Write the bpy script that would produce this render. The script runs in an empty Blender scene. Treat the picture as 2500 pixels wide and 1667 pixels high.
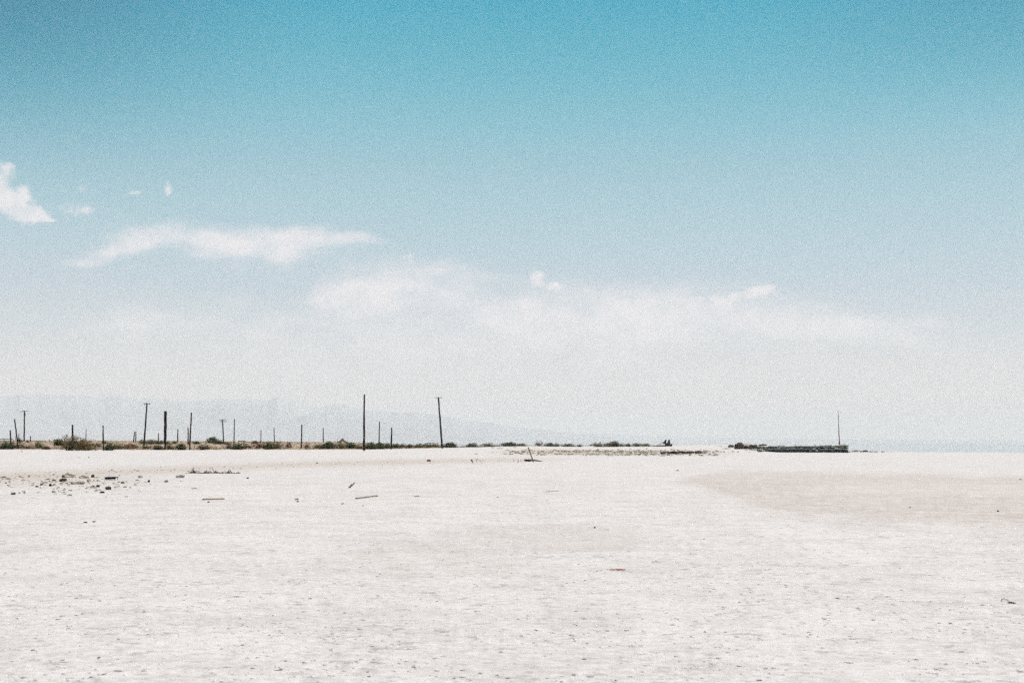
import bpy, math, random
import numpy as np
from mathutils import Vector, Matrix

random.seed(7)
RNG = np.random.default_rng(11)
scene = bpy.context.scene
COL = scene.collection

# ------------------------------------------------------------------ camera
F = 3472.0                 # focal length in photograph pixels (50 mm on a 36 mm sensor)
CAM_H = 1.6
PITCH = math.atan((1076.5 - 833.5) / F)
ROLL = math.radians(0.206)
cam_data = bpy.data.cameras.new("camera")
cam_data.lens = 50.0
cam_data.sensor_width = 36.0
cam_data.clip_start = 0.1
cam_data.clip_end = 90000.0
cam_data.dof.use_dof = True
cam_data.dof.focus_distance = 170.0
cam_data.dof.aperture_fstop = 5.6
cam = bpy.data.objects.new("camera", cam_data)
COL.objects.link(cam)
CAM_M = (Matrix.Translation((0, 0, CAM_H)) @ Matrix.Rotation(math.radians(90) + PITCH, 4, 'X')
         @ Matrix.Rotation(ROLL, 4, 'Z'))
cam.matrix_world = CAM_M
scene.camera = cam
R3 = CAM_M.to_3x3()


def ray(px, py):
    """direction of a photograph pixel, scaled so that its forward (Y) part is 1"""
    v = R3 @ Vector(((px - 1250.0) / F, -(py - 833.5) / F, -1.0))
    return v / v.y


def horizon(px):
    return 1072.0 + 9.0 * px / 2500.0


# ------------------------------------------------------------------ view, world, sun
scene.view_settings.view_transform = 'Standard'
scene.view_settings.look = 'None'
scene.view_settings.exposure = 0.2
scene.view_settings.gamma = 1.0
scene.render.film_transparent = False
scene.cycles.max_bounces = 8
scene.cycles.volume_bounces = 4
scene.cycles.use_denoising = False
scene.cycles.use_adaptive_sampling = True
scene.cycles.adaptive_threshold = 0.055
scene.cycles.adaptive_min_samples = 24

SUN_EL = math.radians(60)
SUN_AZ = math.radians(48)          # to the right of the view direction, beyond the scene

world = bpy.data.worlds.new("World")
scene.world = world
world.use_nodes = True
wt = world.node_tree
for n in list(wt.nodes):
    wt.nodes.remove(n)


def S(c):
    """sRGB 0-255 to linear"""
    out = []
    for v in c:
        v = v / 255.0
        out.append(v / 12.92 if v <= 0.04045 else ((v + 0.055) / 1.055) ** 2.4)
    return tuple(out) + (1.0,)


class NT:
    def __init__(self, tree):
        self.t = tree

    def n(self, kind, **kw):
        nd = self.t.nodes.new(kind)
        for k, v in kw.items():
            setattr(nd, k, v)
        return nd

    def l(self, a, b):
        self.t.links.new(a, b)

    def math(self, op, a, b=None, c=None, clamp=False):
        nd = self.n('ShaderNodeMath', operation=op)
        nd.use_clamp = clamp
        for i, v in enumerate((a, b, c)):
            if v is None:
                continue
            if hasattr(v, 'links'):
                self.l(v, nd.inputs[i])
            else:
                nd.inputs[i].default_value = v
        return nd.outputs[0]

    def vmath(self, op, a, b=None, c=None, out=0):
        nd = self.n('ShaderNodeVectorMath', operation=op)
        for i, v in enumerate((a, b, c)):
            if v is None:
                continue
            if hasattr(v, 'links'):
                self.l(v, nd.inputs[i])
            else:
                nd.inputs[i].default_value = v
        return nd.outputs[out]

    def maprange(self, v, a, b, c=0.0, d=1.0, mode='SMOOTHSTEP'):
        nd = self.n('ShaderNodeMapRange', interpolation_type=mode)
        self.l(v, nd.inputs[0])
        for i, x in enumerate((a, b, c, d)):
            nd.inputs[i + 1].default_value = x
        return nd.outputs[0]

    def mix(self, fac, a, b, blend='MIX'):
        nd = self.n('ShaderNodeMix', data_type='RGBA', blend_type=blend)
        for i, v in ((0, fac), (6, a), (7, b)):
            if hasattr(v, 'links'):
                self.l(v, nd.inputs[i])
            else:
                nd.inputs[i].default_value = v
        return nd.outputs[2]

    def noise(self, vec, scale, detail=4.0, rough=0.5, dims='3D'):
        nd = self.n('ShaderNodeTexNoise', noise_dimensions=dims)
        if vec is not None:
            self.l(vec, nd.inputs['Vector'])
        nd.inputs['Scale'].default_value = scale
        nd.inputs['Detail'].default_value = detail
        nd.inputs['Roughness'].default_value = rough
        return nd

    def ramp(self, fac, stops, interp='LINEAR'):
        nd = self.n('ShaderNodeValToRGB')
        nd.color_ramp.interpolation = interp
        el = nd.color_ramp.elements
        while len(el) < len(stops):
            el.new(0.5)
        for e, (p, c) in zip(el, stops):
            e.position = p
            e.color = c
        if fac is not None:
            self.l(fac, nd.inputs[0])
        return nd.outputs[0]


W = NT(wt)
tc = W.n('ShaderNodeTexCoord')
sep = W.n('ShaderNodeSeparateXYZ')
W.l(tc.outputs['Generated'], sep.inputs[0])
dx, dy, dz = sep.outputs
sky = W.n('ShaderNodeTexSky', sky_type='NISHITA')
sky.sun_disc = False
sky.sun_elevation = SUN_EL
sky.sun_rotation = SUN_AZ
sky.altitude = 0.0
sky.air_density = 1.0
sky.dust_density = 2.0
sky.ozone_density = 1.5
# clear dry-air colour by elevation (sine of the elevation), with lens vignetting painted into the upper corners
elev = W.math('MAXIMUM', dz, 0.0)
EXPO = 2 ** 0.2
HAZE_DENSITY = 0.72e-4
HAZE_TOP = 530.0
AIR = (0.60, 0.63, 0.65)            # radiance of the haze itself
# colour of the whole sky by elevation, and from it the clear air behind the haze layer
SKY_STOPS = []
for yy, c_ in [(1040, (219, 221, 223)), (960, (221, 222, 224)), (900, (220, 222, 224)), (800, (209, 217, 222)), (700, (199, 212, 220)), (600, (188, 209, 218)),
               (500, (176, 205, 215)), (400, (162, 199, 211)), (300, (143, 194, 208)), (200, (123, 187, 204)), (100, (105, 180, 200)), (5, (88, 173, 196))]:
    r_ = ray(1250, yy).normalized()
    T_ = math.exp(-HAZE_DENSITY * HAZE_TOP / r_.z)
    lin = S(c_)
    SKY_STOPS.append((r_.z, tuple(max(0.012, (lin[k_] / EXPO - AIR[k_] * (1 - T_)) / T_) if T_ > .12 else 0.62 for k_ in range(3))))
SKY_STOPS += [(0.42, (0.03, 0.27, 0.40)), (0.75, (0.03, 0.18, 0.32))]
grad = W.ramp(elev, [(p_, c_ + (1.0,)) for p_, c_ in SKY_STOPS])
sunh = (math.sin(SUN_AZ), math.cos(SUN_AZ), 0.0)
side = W.vmath('DOT_PRODUCT', tc.outputs['Generated'], sunh, out=1)        # 1 towards the sun, -1 away
vign = W.maprange(side, 0.56, 0.33, 0.0, 1.0)  # upper left corner: lens vignette painted as darker sky
vign = W.math('MULTIPLY', vign, W.maprange(dz, 0.14, 0.31, 0.0, 1.0))
vign2 = W.math('MULTIPLY', W.maprange(side, 0.74, 0.86, 0.0, .42), W.maprange(dz, 0.20, 0.31, 0.0, 1.0))  # weaker painted vignette for the upper right corner
vign = W.math('MAXIMUM', vign, vign2)
vigncol = W.mix(vign, (1, 1, 1, 1), (0.0, 0.52, 0.63, 1.0))
grad = W.mix(1.0, grad, vigncol, 'MULTIPLY')
nish = W.vmath('SCALE', sky.outputs[0])
nish.node.inputs['Scale'].default_value = 0.10
skycol = W.mix(0.94, nish, grad)

# clouds, laid out on the sky by direction (u = x/y, v = z/y of the direction)
ysafe = W.math('MAXIMUM', dy, 0.05)
comb = W.n('ShaderNodeCombineXYZ')
W.l(W.math('DIVIDE', dx, ysafe), comb.inputs[0])
W.l(W.math('DIVIDE', dz, ysafe), comb.inputs[1])
P0 = comb.outputs[0]
warpn = W.noise(P0, 38.0, 6.0, 0.62)
warp = W.vmath('SUBTRACT', warpn.outputs['Color'], (0.5, 0.5, 0.5))
P = W.vmath('MULTIPLY_ADD', warp, (0.020, 0.014, 0.0), P0)
warp2n = W.noise(P0, 9.0, 5.0, 0.6)
warp2 = W.vmath('SUBTRACT', warp2n.outputs['Color'], (0.5, 0.5, 0.5))
P2 = W.vmath('MULTIPLY_ADD', warp2, (0.10, 0.030, 0.0), P0)


def blobs(vec, lst):
    acc = None
    for (px, py, rx, ry, amp) in lst:
        d = ray(px, py)
        sx, sy = F / rx, F / ry
        q = W.vmath('MULTIPLY_ADD', vec, (sx, sy, 0.0), (-d.x * sx, -d.z * sy, 0.0))
        r = W.vmath('LENGTH', q, out=1)
        m = W.maprange(r, 1.6, 0.0, 0.0, amp)
        acc = m if acc is None else W.math('ADD', acc, m)
    return acc


crisp = blobs(P, [
    (2, 440, 30, 42, 1.15), (18, 412, 14, 14, .6), (0, 490, 44, 38, 1.1), (48, 505, 46, 42, 1.05),
    (64, 468, 18, 20, .5), (74, 526, 44, 20, .75), (118, 538, 24, 6, .5),
    (200, 461, 26, 14, .55), (190, 512, 46, 13, .55), (240, 517, 36, 6, .25), (328, 471, 26, 7, .45), (409, 462, 11, 20, .45),
    (1312, 676, 26, 22, 1.0), (1342, 700, 44, 15, .95), (1012, 645, 44, 22, .6), (340, 580, 50, 20, .35), (470, 574, 60, 20, .35),
    (1215, 709, 40, 9, .32), (1730, 738, 46, 15, .85), (1800, 726, 56, 17, .95), (1868, 708, 34, 15, .95),
    (1845, 688, 50, 9, .25), (1370, 692, 26, 9, .25), (1458, 690, 30, 9, .26), (890, 715, 60, 22, .3),
])
soft = blobs(P2, [
    (175, 645, 60, 12, .75), (245, 622, 70, 18, .85), (295, 606, 70, 24, .7), (340, 588, 90, 34, .85), (470, 588, 120, 40, .9), (600, 600, 150, 40, .8),
    (730, 600, 150, 38, .8), (850, 592, 90, 15, .6), (690, 655, 70, 34, .35), (560, 655, 60, 20, .25),
    (940, 690, 150, 66, 1.0), (870, 732, 110, 40, .75), (1080, 690, 120, 50, .35),
    (1240, 755, 300, 80, .50), (1480, 765, 300, 80, .46), (1700, 765, 260, 66, .52), (1900, 780, 280, 60, .52),
    (1225, 785, 90, 40, .30), (1590, 790, 120, 34, .30), (2060, 805, 240, 40, .34), (2240, 780, 220, 20, .40),
    (2470, 722, 110, 12, .32), (400, 775, 460, 70, .36), (715, 775, 80, 20, .25), (570, 732, 80, 18, .22),
    (1500, 850, 1200, 100, .42), (900, 850, 700, 80, .28),
])
fine = W.noise(P0, 60.0, 7.0, 0.62).outputs['Fac']
mapst = W.vmath('MULTIPLY', P0, (16.0, 40.0, 1.0))
fine2 = W.noise(mapst, 1.0, 7.0, 0.6).outputs['Fac']
c1 = W.maprange(W.math('MULTIPLY_ADD', W.math('MULTIPLY_ADD', fine, 2.4, -1.2), W.maprange(crisp, 0.0, 0.35), crisp), 0.05, 0.95, 0.0, .92)
c2 = W.maprange(W.math('MULTIPLY_ADD', W.math('MULTIPLY_ADD', fine2, 2.3, -1.15), W.maprange(soft, 0.0, 0.5), soft), 0.02, 1.35, 0.0, 0.92)
cloud = W.math('MULTIPLY', W.math('MAXIMUM', c1, c2), W.maprange(fine, 0.36, 0.60, 0.70, 1.0))
cloud = W.math('MULTIPLY', cloud, W.maprange(dy, 0.3, 0.6, 0.0, 1.0))
skycol = W.mix(cloud, skycol, (0.76, 0.735, 0.752, 1.0))
bg = W.n('ShaderNodeBackground')
W.l(skycol, bg.inputs['Color'])
bg.inputs['Strength'].default_value = 1.0
wo = W.n('ShaderNodeOutputWorld')
W.l(bg.outputs[0], wo.inputs['Surface'])

sun_data = bpy.data.lights.new("sun", 'SUN')
sun_data.energy = 4.5
sun_data.angle = math.radians(0.53)
sun_data.color = (1.0, 0.92, 0.83)
sun = bpy.data.objects.new("sun", sun_data)
sdir = Vector((math.sin(SUN_AZ) * math.cos(SUN_EL), math.cos(SUN_AZ) * math.cos(SUN_EL), math.sin(SUN_EL)))
sun.rotation_euler = sdir.to_track_quat('Z', 'Y').to_euler()
COL.objects.link(sun)


# ------------------------------------------------------------------ helpers
def tag(o, label=None, cat=None, group=None, kind=None):
    if label:
        o['label'] = label
    if cat:
        o['category'] = cat
    if group:
        o['group'] = group
    if kind:
        o['kind'] = kind
    return o


def empty(name, loc):
    o = bpy.data.objects.new(name, None)
    o.location = loc
    o.empty_display_size = 0.3
    COL.objects.link(o)
    return o


def link_mesh(name, me, parent=None, loc=None):
    o = bpy.data.objects.new(name, me)
    COL.objects.link(o)
    if parent:
        o.parent = parent
    if loc is not None:
        o.location = loc
    return o


class MB:
    """collects vertices and faces for one mesh"""
    def __init__(self):
        self.v, self.f = [], []

    def add(self, vs, fs):
        k = len(self.v)
        self.v += [tuple(p) for p in vs]
        self.f += [tuple(i + k for i in f) for f in fs]

    def tube(self, pts, radii, n=10, jit=0.0):
        k = len(self.v)
        pts = [Vector(p) for p in pts]
        for i, p in enumerate(pts):
            t = (pts[min(i + 1, len(pts) - 1)] - pts[max(i - 1, 0)]).normalized()
            a = t.cross(Vector((0, 1, 0)) if abs(t.y) < 0.9 else Vector((1, 0, 0))).normalized()
            b = t.cross(a)
            for j in range(n):
                th = 2 * math.pi * j / n
                r = radii[i] * (1 + random.uniform(-jit, jit))
                self.v.append(tuple(p + a * r * math.cos(th) + b * r * math.sin(th)))
        for i in range(len(pts) - 1):
            for j in range(n):
                j2 = (j + 1) % n
                self.f.append((k + i * n + j, k + i * n + j2, k + (i + 1) * n + j2, k + (i + 1) * n + j))
        self.f.append(tuple(k + j for j in range(n))[::-1])
        self.f.append(tuple(k + (len(pts) - 1) * n + j for j in range(n)))

    def box(self, c, s, rz=0.0, ry=0.0, rx=0.0, jit=0.0):
        m = Matrix.Rotation(rz, 3, 'Z') @ Matrix.Rotation(ry, 3, 'Y') @ Matrix.Rotation(rx, 3, 'X')
        vs = []
        for x in (-.5, .5):
            for y in (-.5, .5):
                for z in (-.5, .5):
                    p = Vector((x * s[0], y * s[1], z * s[2]))
                    p += Vector([random.uniform(-jit, jit) for _ in range(3)])
                    vs.append(Vector(c) + m @ p)
        self.add(vs, [(0, 1, 3, 2), (4, 6, 7, 5), (0, 4, 5, 1), (2, 3, 7, 6), (0, 2, 6, 4), (1, 5, 7, 3)])

    def build(self, name, mat, parent=None, loc=None, smooth=False):
        me = bpy.data.meshes.new(name)
        me.from_pydata(self.v, [], self.f)
        me.validate()
        me.update()
        if smooth:
            me.polygons.foreach_set('use_smooth', [True] * len(me.polygons))
        me.materials.append(mat)
        return link_mesh(name, me, parent, loc)


def vnoise(x, y, seed=0):
    """cheap smooth value noise on arrays"""
    xi, yi = np.floor(x).astype(np.int64), np.floor(y).astype(np.int64)
    xf, yf = x - xi, y - yi
    u, v = xf * xf * (3 - 2 * xf), yf * yf * (3 - 2 * yf)

    def h(a, b):
        n = (a * 374761393 + b * 668265263 + seed * 1442695041) & 0xffffffff
        n = ((n ^ (n >> 13)) * 1274126177) & 0xffffffff
        return ((n ^ (n >> 16)) & 0xffff) / 65535.0
    return ((h(xi, yi) * (1 - u) + h(xi + 1, yi) * u) * (1 - v) + (h(xi, yi + 1) * (1 - u) + h(xi + 1, yi + 1) * u) * v)


def fbm(x, y, oct=4, seed=0):
    s, a, t = 0.0, 1.0, 0.0
    for o in range(oct):
        s = s + a * vnoise(x * 2 ** o, y * 2 ** o, seed + o)
        t += a
        a *= 0.5
    return s / t


def sstep(a, b, x):
    t = np.clip((x - a) / (b - a), 0, 1)
    return t * t * (3 - 2 * t)


# ------------------------------------------------------------------ materials
def mat_base(name, rough=0.9, spec=0.2):
    m = bpy.data.materials.new(name)
    m.use_nodes = True
    t = NT(m.node_tree)
    p = m.node_tree.nodes['Principled BSDF']
    p.inputs['Roughness'].default_value = rough
    p.inputs['Specular IOR Level'].default_value = spec
    return m, t, p


def mat_noise(name, c1, c2, scale=3.0, rough=0.9, bump=0.0, detail=5.0, stretch=(1, 1, 1), lo=0.35, hi=0.65, obj_random=0.0):
    m, t, p = mat_base(name, rough)
    tcn = t.n('ShaderNodeTexCoord')
    vec = t.vmath('MULTIPLY', tcn.outputs['Object'], stretch)
    nz = t.noise(vec, scale, detail, 0.6)
    f = t.maprange(nz.outputs['Fac'], lo, hi)
    col = t.mix(f, tuple(c1) + (1,), tuple(c2) + (1,))
    if obj_random:
        oi = t.n('ShaderNodeObjectInfo')
        col = t.mix(1.0, col, t.ramp(oi.outputs['Random'], [(0, (1 - obj_random,) * 3 + (1,)), (1, (1 + obj_random,) * 3 + (1,))]), 'MULTIPLY')
    t.l(col, p.inputs['Base Color'])
    if bump:
        b = t.n('ShaderNodeBump')
        b.inputs['Strength'].default_value = 1.0
        b.inputs['Distance'].default_value = bump
        t.l(nz.outputs['Fac'], b.inputs['Height'])
        t.l(b.outputs[0], p.inputs['Normal'])
    return m


M_POLE = mat_noise('creosoted_wood', (0.014, 0.006, 0.006), (0.042, 0.016, 0.014), 4.0, 0.9, 0.01, stretch=(3, 3, .4))
M_POLE_GREY = mat_noise('weathered_wood', (0.028, 0.017, 0.015), (0.070, 0.042, 0.036), 4.0, 0.9, 0.01, stretch=(3, 3, .4))
M_PLANK = mat_noise('rusty_plank_wood', (0.16, 0.060, 0.025), (0.36, 0.17, 0.08), 5.0, 0.9, 0.005, stretch=(3, 3, .5))
M_DRIFT = mat_noise('driftwood', (0.10, 0.07, 0.05), (0.34, 0.27, 0.21), 6.0, 0.9, 0.005)
M_IRON = mat_noise('rusted_iron', (0.020, 0.012, 0.012), (0.060, 0.028, 0.024), 3.0, 0.8, 0.01)
M_RUSTRED = mat_noise('red_rust', (0.16, 0.035, 0.022), (0.30, 0.08, 0.05), 4.0, 0.85, 0.0)
M_STEEL = mat_noise('grey_steel', (0.09, 0.09, 0.095), (0.16, 0.16, 0.165), 4.0, 0.6, 0.0)
M_DARKROCK = mat_noise('dark_wet_stone', (0.030, 0.020, 0.015), (0.17, 0.125, 0.095), 3.0, 0.9, 0.03, lo=.42, hi=.72)
M_CRUSTROCK = mat_noise('salt_crusted_stone', (0.045, 0.032, 0.022), (0.50, 0.42, 0.33), 4.0, 0.9, 0.02, lo=0.33, hi=0.52)
M_TANRUB = mat_noise('tan_rubble', (0.26, 0.19, 0.13), (0.60, 0.50, 0.39), 6.0, 0.95, 0.02)
M_TOP = mat_noise('bright_salt_crust', (0.55, 0.50, 0.45), (0.82, 0.79, 0.75), 2.0, 0.95, 0.01)
M_CRUST = mat_noise('pale_salt_crust', (0.36, 0.32, 0.27), (0.74, 0.70, 0.64), 3.0, 0.95, 0.02)
M_PIER = mat_noise('algae_dark_concrete', (0.010, 0.014, 0.017), (0.045, 0.060, 0.065), 2.2, 0.85, 0.04)
M_ORANGE = mat_noise('orange_plastic', (0.50, 0.14, 0.03), (0.62, 0.28, 0.10), 30.0, 0.6)
M_BLACK = mat_noise('black_rubber', (0.008, 0.008, 0.012), (0.02, 0.02, 0.025), 10.0, 0.6)
M_SHELL = mat_noise('bleached_tan_wood', (0.42, 0.31, 0.17), (0.60, 0.48, 0.32), 20.0, 0.8)
M_CANVAS = mat_noise('brown_brush', (0.12, 0.07, 0.045), (0.34, 0.22, 0.14), 2.0, 0.95, 0.03)
M_WHITE = mat_noise('white_paint', (0.7, 0.7, 0.7), (0.8, 0.8, 0.8), 5.0, 0.7)


def mat_leaf(name, c1, c2, c3):
    m, t, p = mat_base(name, 0.85, 0.15)
    tcn = t.n('ShaderNodeTexCoord')
    nz = t.noise(tcn.outputs['Object'], 5.0, 3.0, 0.6)
    nz2 = t.noise(tcn.outputs['Object'], 26.0, 2.0, 0.5)
    col = t.mix(t.maprange(nz.outputs['Fac'], 0.38, 0.62), tuple(c1) + (1,), tuple(c2) + (1,))
    col = t.mix(t.maprange(nz2.outputs['Fac'], 0.48, 0.66), col, tuple(c3) + (1,))
    t.l(col, p.inputs['Base Color'])
    tr = t.n('ShaderNodeBsdfTranslucent')
    t.l(col, tr.inputs['Color'])
    ms = t.n('ShaderNodeMixShader')
    ms.inputs[0].default_value = 0.35
    t.l(p.outputs[0], ms.inputs[1])
    t.l(tr.outputs[0], ms.inputs[2])
    t.l(ms.outputs[0], m.node_tree.nodes['Material Output'].inputs['Surface'])
    return m


LEAF = {
    'dark': mat_leaf('dark_green_leaves', (0.040, 0.050, 0.020), (0.092, 0.104, 0.038), (0.21, 0.20, 0.080)),
    'olive': mat_leaf('olive_leaves', (0.090, 0.080, 0.030), (0.19, 0.165, 0.060), (0.33, 0.27, 0.12)),
    'gold': mat_leaf('yellow_olive_leaves', (0.060, 0.036, 0.020), (0.20, 0.135, 0.040), (0.38, 0.28, 0.095)),
    'rust': mat_leaf('rust_brown_twigs', (0.085, 0.038, 0.022), (0.17, 0.080, 0.040), (0.30, 0.18, 0.10)),
    'brown': mat_leaf('dark_brown_twigs', (0.028, 0.014, 0.013), (0.060, 0.032, 0.022), (0.12, 0.07, 0.045)),
    'tan': mat_leaf('dry_tan_twigs', (0.24, 0.155, 0.095), (0.36, 0.25, 0.16), (0.50, 0.38, 0.27)),
}

# ------------------------------------------------------------------ ground
# distances (m) at a given photograph column of the edge of the scrub and of the water's edge
BX = [-600, 0, 350, 460, 600, 736, 900, 1000, 1200, 1400, 1640, 1760, 1860, 2600]
BD = [228, 228, 228, 226, 245, 248, 258, 290, 375, 425, 500, 560, 700, 700]
SX = [-600, 0, 600, 760, 900, 1000, 1100, 1200, 1400, 1640, 1700, 1780, 1860, 1880, 2070, 2120, 2200, 2600, 3200]
SD = [1100, 1100, 900, 760, 520, 430, 420, 425, 462, 540, 640, 640, 560, 330, 260, 246, 242, 240, 236]
WATER_Z = -0.12


def pxof(x, y):
    return np.clip(1250 + F * x / np.maximum(y, 1e-3), -600, 3200)


def height(x, y):
    x = np.asarray(x, float)
    y = np.asarray(y, float)
    d = np.maximum(y, 0.0)
    px = np.where(y > 1.0, pxof(x, y), np.where(x < 0, -600, 3200))
    bl = np.interp(px, BX, BD)
    sh = np.interp(px, SX, SD) * (1 + 0.012 * (fbm(px / 14.0, d * 0, 3, 9) - 0.5))
    plat = np.interp(px, [-600, 600, 900, 1000, 1100, 3200], [1.0, 1.0, 0.85, 0.30, 0.10, 0.0])
    rise = sstep(bl - 3, bl + 190, d)
    h = plat * rise
    # low stony bank facing the camera
    bank = np.interp(px, [1180, 1330, 1860, 1900], [0, 1, 1, 0])
    h = h + 0.16 * bank * sstep(178, 200, d)
    # pale sand hump below the scrub
    h = h + 0.22 * np.exp(-((px - 1260) / 70) ** 2 - ((d - 395) / 18) ** 2)
    und = (fbm(x / 60.0 + 31, y / 60.0 + 7, 3, 3) - 0.5) * 0.10
    und = und + (fbm(x / 6.0 + 3, y / 6.0, 3, 5) - 0.5) * 0.035
    h = h + und * sstep(2, 12, np.hypot(x, y))
    drop = sstep(sh - 1.0, sh + 12.0, d)
    return h * (1 - drop) + (-0.9) * drop + (-0.6) * sstep(sh + 10, sh + 300, d)


def hz(x, y):
    return float(height(np.array([x]), np.array([y]))[0])


def ground_at(px, py, dmax=950.0):
    """where the line of sight of this point of the photograph meets the terrain"""
    r = ray(px, py)
    d = 4.0 / np.geomspace(1, 4.0 / dmax, 2600)
    z = CAM_H + r.z * d
    g = height(r.x * d, d)
    hit = np.nonzero(z <= g)[0]
    sh = float(np.interp(px, SX, SD)) - 2.0
    dd = float(d[hit[0]]) if len(hit) else min(dmax, sh)
    dd = min(dd, sh)
    return Vector((r.x * dd, dd, hz(r.x * dd, dd)))


def build_ground():
    # angular columns: dense in front of the camera, coarse all round
    tx = np.concatenate([np.arange(-450, 2951, 5.0)])
    front = np.arctan2((tx - 1250) / F, 1.0)
    a0, a1 = front[0], front[-1]
    rest = np.linspace(a1, a0 + 2 * math.pi, 92)[1:-1]
    ang = np.concatenate([front, rest])
    s = np.concatenate([np.arange(1250, 60, -4.0), np.arange(60, 16, -0.5)])
    dist = F * 1.6 / s
    d2 = np.geomspace(dist[-1], 1500, 170)[1:]
    d3 = np.geomspace(1500, 38000, 26)[1:]
    dist = np.concatenate([[0.4, 1.2, 2.2, 3.3], dist, d2, d3])
    A, D = np.meshgrid(ang, dist)
    # rows are lines of equal forward distance in front, circles behind
    k = np.where(np.abs(A) < abs(a0) + 1e-6, 1 / np.cos(A), 1.0)
    k = np.where((A > a1) | (A < a0), 1 / math.cos(a0), k)
    X = D * k * np.sin(A)
    Y = D * k * np.cos(A)
    Z = height(X, Y)
    nr, nc = X.shape
    verts = np.stack([X.ravel(), Y.ravel(), Z.ravel()], 1)
    verts = np.vstack([verts, [[0, 0, 0]]])
    i, j = np.meshgrid(np.arange(nr - 1), np.arange(nc), indexing='ij')
    j2 = (j + 1) % nc
    quads = np.stack([i * nc + j, i * nc + j2, (i + 1) * nc + j2, (i + 1) * nc + j], -1).reshape(-1, 4)[:, ::-1]
    tris = np.array([[nr * nc, (jj + 1) % nc, jj] for jj in range(nc)])
    me = bpy.data.meshes.new('ground')
    me.vertices.add(len(verts))
    me.vertices.foreach_set('co', verts.ravel())
    loops = np.concatenate([quads.ravel(), tris.ravel()])
    me.loops.add(len(loops))
    me.loops.foreach_set('vertex_index', loops.astype(np.int32))
    nq, nt_ = len(quads), len(tris)
    me.polygons.add(nq + nt_)
    starts = np.concatenate([np.arange(nq) * 4, nq * 4 + np.arange(nt_) * 3])
    me.polygons.foreach_set('loop_start', starts.astype(np.int32))
    me.update(calc_edges=True)
    me.validate()
    me.polygons.foreach_set('use_smooth', [True] * len(me.polygons))
    x, y = verts[:, 0], verts[:, 1]
    px = np.where(y > 1, pxof(x, y), np.where(x < 0, -600, 3200))
    d = np.maximum(y, 0.5)
    scr = F * 1.6 / d                      # how far below the horizon flat ground at this distance lies
    bl = np.interp(px, BX, BD)
    tan = sstep(bl - 4, bl + 6, d + 14 * (fbm(px / 12, d * 0, 3, 21) - 0.5)) * np.interp(px, [1000, 1250, 1700], [1, .5, .0])
    # the old tide line that crosses the flat from the left
    yl = np.interp(px, [-600, 0, 280, 470, 620, 800, 1000, 1250, 1500], [93, 91, 80, 71, 64, 57, 52, 46, 42])
    wl = np.interp(px, [-600, 0, 600, 1000, 1300, 1500], [13, 12, 9, 7, 5, 2])
    n = fbm(px / 9, scr / 2.0, 4, 31)
    line = np.exp(-((scr - yl + 5 * (n - .5)) / wl) ** 2) * np.interp(px, [0, 1250, 1450], [.65, .6, 0])
    patchl = np.exp(-((px - 150) / 190) ** 2 - ((scr - 105) / 15) ** 2) * .35
    bank = np.exp(-((scr - 28.0) / 5.0) ** 2) * np.interp(px, [1180, 1330, 1700, 1800], [0, 1, .8, 0])
    # browner damp flat on the right
    n2 = fbm(px / 90, scr / 10.0, 4, 41)
    n4 = fbm(px / 26, scr / 3.0, 4, 47)
    wob = 26 * (n2 - .5) + 20 * (n4 - .5)
    lo_ = np.interp(px, [1640, 1700, 1780, 1900, 2100, 2500, 3000], [96, 112, 142, 176, 196, 208, 214]) + wob
    up_ = np.interp(px, [1640, 1700, 1780, 2100, 2500, 3000], [96, 82, 70, 72, 80, 84]) + wob * .35
    damp = sstep(-16, 20, lo_ - scr) * sstep(-7, 13, scr - up_)
    damp = damp * (.50 - .24 * np.exp(-((scr - 116) / 14) ** 2) * np.interp(px, [1900, 2150], [0, 1])) * (.45 + 1.1 * n4)
    e4 = ((px - 1330) / 330) ** 2 + ((scr - 238) / 40) ** 2
    damp = np.maximum(damp, sstep(1.2, 0.1, e4 + 1.4 * (n2 - .5)) * .22)
    e5 = ((px - 1050) / 300) ** 2 + ((scr - 290) / 40) ** 2
    damp = np.maximum(damp, sstep(1.2, 0.1, e5 + 1.6 * (n2 - .5)) * .25)
    for nm, arr in (('scrub_soil', tan), ('tide_line', np.clip(line + patchl + bank, 0, 1)), ('damp', damp)):
        at = me.attributes.new(nm, 'FLOAT', 'POINT')
        at.data.foreach_set('value', arr.astype(np.float32))
    m, t, p = mat_base('salt_flat', 0.95, 0.1)
    geo = t.n('ShaderNodeNewGeometry')
    pos = geo.outputs['Position']

    def attr(nm):
        a = t.n('ShaderNodeAttribute')
        a.attribute_name = nm
        return a.outputs['Fac']
    big = t.noise(pos, 0.16, 5.0, 0.6).outputs['Fac']
    mid = t.noise(pos, 1.1, 6.0, 0.62).outputs['Fac']
    small = t.noise(pos, 9.0, 6.0, 0.68).outputs['Fac']
    blot = t.noise(pos, 4.5, 7.0, 0.68).outputs['Fac']
    tiny = t.noise(pos, 55.0, 4.0, 0.7).outputs['Fac']
    far = t.noise(pos, 0.30, 10.0, 0.78).outputs['Fac']
    blot2 = t.noise(t.vmath('ADD', pos, (31.0, 7.0, 2.0)), 2.2, 7.0, 0.72).outputs['Fac']
    col = t.mix(t.maprange(far, 0.40, 0.60), (0.625, 0.602, 0.586, 1), (0.540, 0.515, 0.498, 1))
    col = t.mix(t.maprange(big, 0.42, 0.64, 0, .40), col, (0.510, 0.493, 0.478, 1))
    col = t.mix(t.maprange(mid, 0.40, 0.64, 0, .34), col, (0.480, 0.463, 0.450, 1))
    col = t.mix(t.maprange(small, 0.36, 0.60, .75, 0), col, (0.700, 0.688, 0.678, 1))
    # grains, crumbs and little dirt stains of the crust
    clus = t.maprange(mid, 0.40, 0.60, 0.30, 1.0)
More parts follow.
